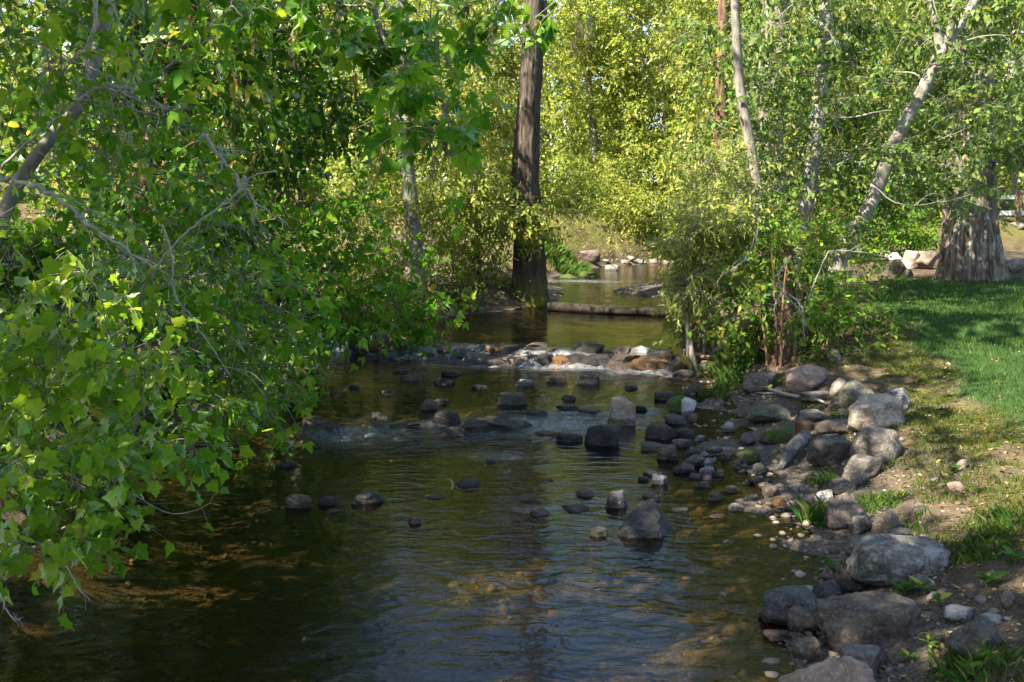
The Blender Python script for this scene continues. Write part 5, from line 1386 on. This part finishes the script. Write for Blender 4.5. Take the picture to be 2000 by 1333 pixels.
# ------------------------------------------------------------------ gravel, litter, grass, weeds
def scatter_mesh(name, T, Fc, P, S, rot_axis_z, tiltv, mat, attrs_lv=None, smooth_sh=True):
    n, k = len(P), len(T)
    ca, sa = np.cos(rot_axis_z), np.sin(rot_axis_z)
    x = T[None, :, 0] * S[:, 0:1]; y = T[None, :, 1] * S[:, 1:2]; z = T[None, :, 2] * S[:, 2:3]
    z = z + tiltv[:, 0:1] * x + tiltv[:, 1:2] * y
    V = np.stack([x * ca[:, None] - y * sa[:, None], x * sa[:, None] + y * ca[:, None], z], -1) + P[:, None, :]
    F_ = Fc[None] + (np.arange(n) * k)[:, None, None]
    at_ = {"lv": ('FLOAT', np.repeat(attrs_lv, k))} if attrs_lv is not None else None
    return mesh_np(name, V.reshape(-1, 3), F_.reshape(-1, Fc.shape[1]), mat, smooth_sh, at_)

def lv_mat(name, stops, rough=.8, spec=.3):
    m, nt = newmat(name); b = NB(nt)
    a = b.n("ShaderNodeAttribute", attribute_name="lv")
    b.out(principled(b, b.ramp(a.outputs["Fac"], stops, 'LINEAR'), rough, None, spec))
    return m
M_PEB = lv_mat("pebbles_mixed", [(0, (0.035, 0.03, 0.027)), (.3, (0.09, 0.07, 0.055)), (.55, (0.15, 0.13, 0.115)), (.85, (0.16, 0.11, 0.075)), (1, (0.24, 0.22, 0.195))], .7)
rg = np.random.default_rng(77)
def pts_in(n, x0, x1, y0, y1, cond):
    X = rg.uniform(x0, x1, n); Y = rg.uniform(y0, y1, n)
    z, s, side, w, bar = ground(X, Y, True)
    k = cond(X, Y, s, side, bar)
    return X[k], Y[k], z[k], s[k]
ic, icf = ico(1)
ic = ic[:, :] * 1.0
def pebbles(name, label, n, x0, x1, y0, y1, cond, lo, hi):
    X, Y, Z, s = pts_in(n, x0, x1, y0, y1, cond)
    m = len(X); sz = lo * (hi / lo) ** (rg.random(m) ** 2.2)
    S = np.stack([sz * (.8 + .6 * rg.random(m)), sz * (.7 + .4 * rg.random(m)), sz * (.4 + .35 * rg.random(m))], -1)
    o = ob(name, scatter_mesh(name, ic + 0.12 * rg.normal(size=ic.shape), icf, np.stack([X, Y, Z + 0.25 * S[:, 2]], -1), S, rg.random(m) * 6.28, rg.normal(size=(m, 2)) * .15, M_PEB, rg.random(m)), None, label, "gravel", kind="stuff")
    return o
pebbles("shore_gravel", "loose pebbles along the right shore and in the shallows", 15000, .2, 4.2, 3.6, 14, lambda X, Y, s, sd, b: (sd > 0) & (s > -1.1) & (s < 1.0) & (rg.random(len(X)) < np.exp(-np.abs(s + .05) * 1.6) * (0.4 + 0.6 * (vnoise(X * 2, Y * 2, 0, 8) > -.1))), .006, .045)
pebbles("streambed_gravel", "pebbles and small stones on the streambed", 7000, -3.4, 2.0, 3.6, 14, lambda X, Y, s, sd, b: (s < -.1) & (rg.random(len(X)) < .5), .010, .055)
pebbles("gravel_bar", "low bar of pinkish gravel beyond the log", 6000, .8, 6.2, 18.5, 25, lambda X, Y, s, sd, b: (b > .25), .012, .05)

# dead leaves and bits of twig on the bare ground
M_LIT = lv_mat("dead_leaf_litter", [(0, (0.06, 0.035, 0.018)), (.4, (0.16, 0.095, 0.045)), (.75, (0.22, 0.15, 0.08)), (1, (0.36, 0.29, 0.18))], .85)
X, Y, Z, s = pts_in(34000, 1.2, 7.0, 3.6, 19, lambda X, Y, s, sd, b: (sd > 0) & (s > .15) & (rg.random(len(X)) < .75 * (1 - lawn_mask(X, Y)) + .015))
X2, Y2, Z2, s2 = pts_in(9000, -8, 1.0, 8, 22, lambda X, Y, s, sd, b: (sd <= 0) & (s > .1))
X, Y, Z = np.concatenate([X, X2]), np.concatenate([Y, Y2]), np.concatenate([Z, Z2])
m = len(X); sz = .010 + .022 * rg.random(m) ** 2
S = np.stack([sz, sz * (.35 + .5 * rg.random(m)), sz * .5], -1)
Tl = np.array([(-1, 0, .1), (0, .7, .35), (1, 0, .2), (0, -.7, .3), (0, 0, .02)], float)
ob("leaf_litter", scatter_mesh("leaf_litter", Tl, np.array([(0, 4, 1), (1, 4, 2), (2, 4, 3), (3, 4, 0)]), np.stack([X, Y, Z + .004], -1), S, rg.random(m) * 6.28, rg.normal(size=(m, 2)) * .25, M_LIT, rg.random(m), False), None,
   "dead leaves and bark bits strewn over the bare banks", "leaf litter", kind="stuff")
# grass
def grass_mat(name, stops, trans=.4):
    m, nt = newmat(name); b = NB(nt)
    a = b.n("ShaderNodeAttribute", attribute_name="lv")
    c = b.ramp(a.outputs["Fac"], stops)
    d = b.n("ShaderNodeBsdfDiffuse"); b.l(c, d.inputs[0]); t = b.n("ShaderNodeBsdfTranslucent"); b.l(c, t.inputs[0])
    ms = b.n("ShaderNodeMixShader"); ms.inputs[0].default_value = trans; b.l(d.outputs[0], ms.inputs[1]); b.l(t.outputs[0], ms.inputs[2]); b.out(ms.outputs[0])
    return m
M_LAWN = grass_mat("lawn_blades", [(0, (0.024, 0.068, 0.013)), (.5, (0.047, 0.105, 0.022)), (.85, (0.085, 0.135, 0.032)), (1, (0.20, 0.19, 0.07))])
M_TUFT = grass_mat("wild_grass_blades", [(0, (0.03, 0.085, 0.014)), (.6, (0.06, 0.13, 0.02)), (1, (0.18, 0.19, 0.05))])
M_SUNG = grass_mat("sun_toned_grass_blades", [(0, (0.14, 0.20, 0.03)), (.4, (0.27, 0.29, 0.07)), (1, (0.44, 0.41, 0.18))])  # pale blade colour paints the patch of sun on the far bank
M_MOSSG = grass_mat("mossy_short_grass", [(0, (0.035, 0.07, 0.01)), (.5, (0.065, 0.105, 0.014)), (1, (0.15, 0.14, 0.04))])
def blades(X, Y, Z, h, w, lean, rng):
    m = len(X); a = rng.random(m) * 6.28; b_ = rng.random(m) * 6.28
    hh = h * (.6 + .7 * rng.random(m)); ln = lean * hh * rng.random(m)
    dx, dy = np.cos(a) * w * .5, np.sin(a) * w * .5
    lx, ly = np.cos(b_) * ln, np.sin(b_) * ln
    V = np.stack([np.stack([X - dx, Y - dy, Z - .005], -1), np.stack([X + dx, Y + dy, Z - .005], -1),
                  np.stack([X + .35 * lx + dx * .7, Y + .35 * ly + dy * .7, Z + .6 * hh], -1), np.stack([X + lx, Y + ly, Z + hh], -1)], 1)
    F_ = np.array([(0, 1, 2), (0, 2, 3)])[None] + (np.arange(m) * 4)[:, None, None]
    return V.reshape(-1, 3), F_.reshape(-1, 3), np.repeat(rng.random(m), 4)
def grass_obj(name, label, X, Y, Z, h, w, lean, mat):
    V, F_, lv = blades(X, Y, Z, h, w, lean, rg)
    return ob(name, mesh_np(name, V, F_, mat, False, {"lv": ('FLOAT', lv)}), None, label, "grass", kind="stuff")
X, Y, Z, s = pts_in(230000, 3.2, 14.5, 6.5, 20, lambda X, Y, s, sd, b: (sd > 0) & (rg.random(len(X)) < lawn_mask(X, Y) * np.clip(1.25 - .055 * Y, .25, 1)) & (X < .56 * Y + .6))
grass_obj("lawn_grass", "mown green lawn grass on the right", X, Y, Z, np.where(Y < 11, .045, .05), np.where(Y < 11, .006, .009), .7, M_LAWN)
X, Y, Z, s = pts_in(120000, 1.6, 5.2, 3.6, 14, lambda X, Y, s, sd, b: (sd > 0) & (s > .5) & (X < .56 * Y + .5) & (rg.random(len(X)) < (1 - lawn_mask(X, Y)) * smooth((fbm(X * 1.6, Y * 1.6, 0, 61) + .02 + .30 * smooth((X - np.interp(Y, LAWN_Y, LAWN_X) + 1.2) / 1.2)) / .3)))
grass_obj("bank_grass", "short mossy grass patches on the right bank", X, Y, Z, .032, .005, 1.1, M_MOSSG)
X, Y, Z, s = pts_in(40000, -2, 10, 24, 40, lambda X, Y, s, sd, b: (sd <= 0) & (s > .15) & (rg.random(len(X)) < .8))
grass_obj("far_bank_grass", "far bank grass with sunlight put into its pale colour", X, Y, Z, .09, .012, 1.2, M_SUNG)
X, Y, Z, s = pts_in(30000, 9, 24, 28, 45, lambda X, Y, s, sd, b: (sd > 0) & (rg.random(len(X)) < lawn_mask(X, Y)))
grass_obj("far_lawn_grass", "second strip of lawn beyond the cottonwood", X, Y, Z, .06, .02, .6, M_LAWN)

def tuft(label, px, py, n, rad, h, mat=None, lean=1.1, w=.0042):
    n = int(n * 1.8); h = h * .8
    p = hit(px, py)
    r = rad * rg.random(n) ** .6; a = rg.random(n) * 6.28
    X, Y = p[0] + r * np.cos(a), p[1] + r * np.sin(a)
    Z = ground(X, Y)
    V, F_, lv = blades(X, Y, Z, h, w, lean, rg)
    o = ob("grass_tuft", mesh_np("grass_tuft", V - p, F_, mat or M_TUFT, False, {"lv": ('FLOAT', lv)}), None, label, "grass", group="grass tufts on the banks")
    o.location = Vector(p)
for a_ in (("long bladed grass tuft at the waterline left of the brown and grey boulder", 1598, 1020, 90, .13, .16), ("short bright grass tuft right of the brown and grey boulder", 1716, 988, 220, .17, .07),
           ("sparse grass tuft beside the flat dark stone below the boulder pile", 1612, 945, 60, .12, .09), ("thin grass sprig between the dark stones at the water's edge", 1652, 1140, 14, .03, .16),
           ("grass tuft at the foot of the purplish stone", 1775, 1035, 120, .18, .06), ("grass tuft in the weeds below the slanting slab", 1905, 1310, 120, .16, .09), ("bright grass tuft by the right edge above the weeds", 1960, 1030, 160, .2, .09),
           ("grass tuft right of the large oval boulder", 1905, 1085, 120, .18, .07), ("grass fringe under the willow shrub by the water", 1420, 735, 120, .3, .2), ("grass tuft beside the brown flat topped block", 1435, 760, 90, .25, .18),
           ("grass tuft on the muddy shore by the olive boulder", 1395, 775, 60, .2, .12)):
    tuft(*a_)
tuft("dense bright grass clump on the left bank behind the stones", 790, 655, 700, .55, .42, w=.009, lean=.6)
tuft("wispy grass clump left of the dense clump on the left bank", 700, 648, 200, .4, .3, w=.009)
tuft("sunlit grass clump at the left edge of the far water", 1088, 512, 900, .9, .26, w=.014, lean=1.2)

# broad leaved weeds
L_WEED = leaf_mat("leaf_weed", [(0, (0.05, 0.12, 0.018)), (.5, (0.08, 0.17, 0.022)), (1, (0.12, 0.21, 0.03))], .4, ymix=0.02)
def weed(label, px, py, n, size, upr=.6, kind="ovate"):
    p = hit(px, py)
    rt = root("weed", p, label, "plant", "weeds on the right bank")
    st_ = Acc(); st_.tube(np.array([(0, 0, -.02), (0.003, 0, .02), (0, .004, .05)]), [.004, .003, .002], 5)
    ob("stem", st_.mesh("stem", L_STEM), rt)
    for i in range(n):
        a = i * 2.4 + rg.random() * .5
        A = np.array([math.cos(a), math.sin(a), upr * (.5 + .8 * rg.random())]); A /= np.linalg.norm(A)
        N = np.array([-math.cos(a) * upr, -math.sin(a) * upr, 1.0]) + rg.normal(size=3) * .2
        B = np.cross(N, A); B /= np.linalg.norm(B); N = np.cross(A, B)
        s = size * (.6 + .6 * rg.random())
        o = bpy.data.objects.new("leaf", leaf_mesh(kind, L_WEED, int(rg.random() * 10)))
        o.parent = rt
        o.matrix_local = Matrix(((A[0] * s, B[0] * s, N[0] * s, 0), (A[1] * s, B[1] * s, N[1] * s, 0), (A[2] * s, B[2] * s, N[2] * s, .02 + .03 * rg.random()), (0, 0, 0, 1)))
        COL.objects.link(o)
L_STEM = plain_mat("weed_stem", (0.05, 0.10, 0.02), (0.09, 0.15, 0.03))
for a_ in (("bright broad leaved weed behind the long blocky boulder", 1765, 1168, 9, .085, .8), ("second broad leaved weed beside the small grey cobble", 1800, 1164, 7, .08, .8), ("small weed at the foot of the large oval boulder's left end", 1708, 1138, 6, .045, 1.0, "willow"),
           ("bluish weed with big leaves by the right edge", 1925, 1150, 8, .11, .7), ("weed sprawling in front of the long blocky boulder's right end", 1812, 1268, 9, .07, .5, "willow"), ("tiny weed in front of the blocky boulder", 1775, 1295, 8, .05, .5),
           ("dock weed against the tan boulder's left side", 1638, 822, 9, .075, .6), ("weed below the leafy shrub beside the pink boulder", 1520, 755, 10, .085, 1.0), ("weed on the dark soil of the upper bank", 1865, 925, 7, .06, .6), ("small weed above the dark soil hollow", 1800, 860, 6, .05, .7),
           ("weed by the grass tuft below the grey boulder", 1632, 950, 7, .06, .8, "willow"), ("low weed near the lower right corner", 1890, 1325, 8, .06, .6), ("weed beside the slanting grey slab", 1835, 1185, 7, .06, .7), ("weed at the right edge in the mossy grass", 1980, 1105, 8, .08, .8),
           ("weed hugging the brown flat topped block", 1500, 768, 9, .07, .9)):
    weed(*a_)
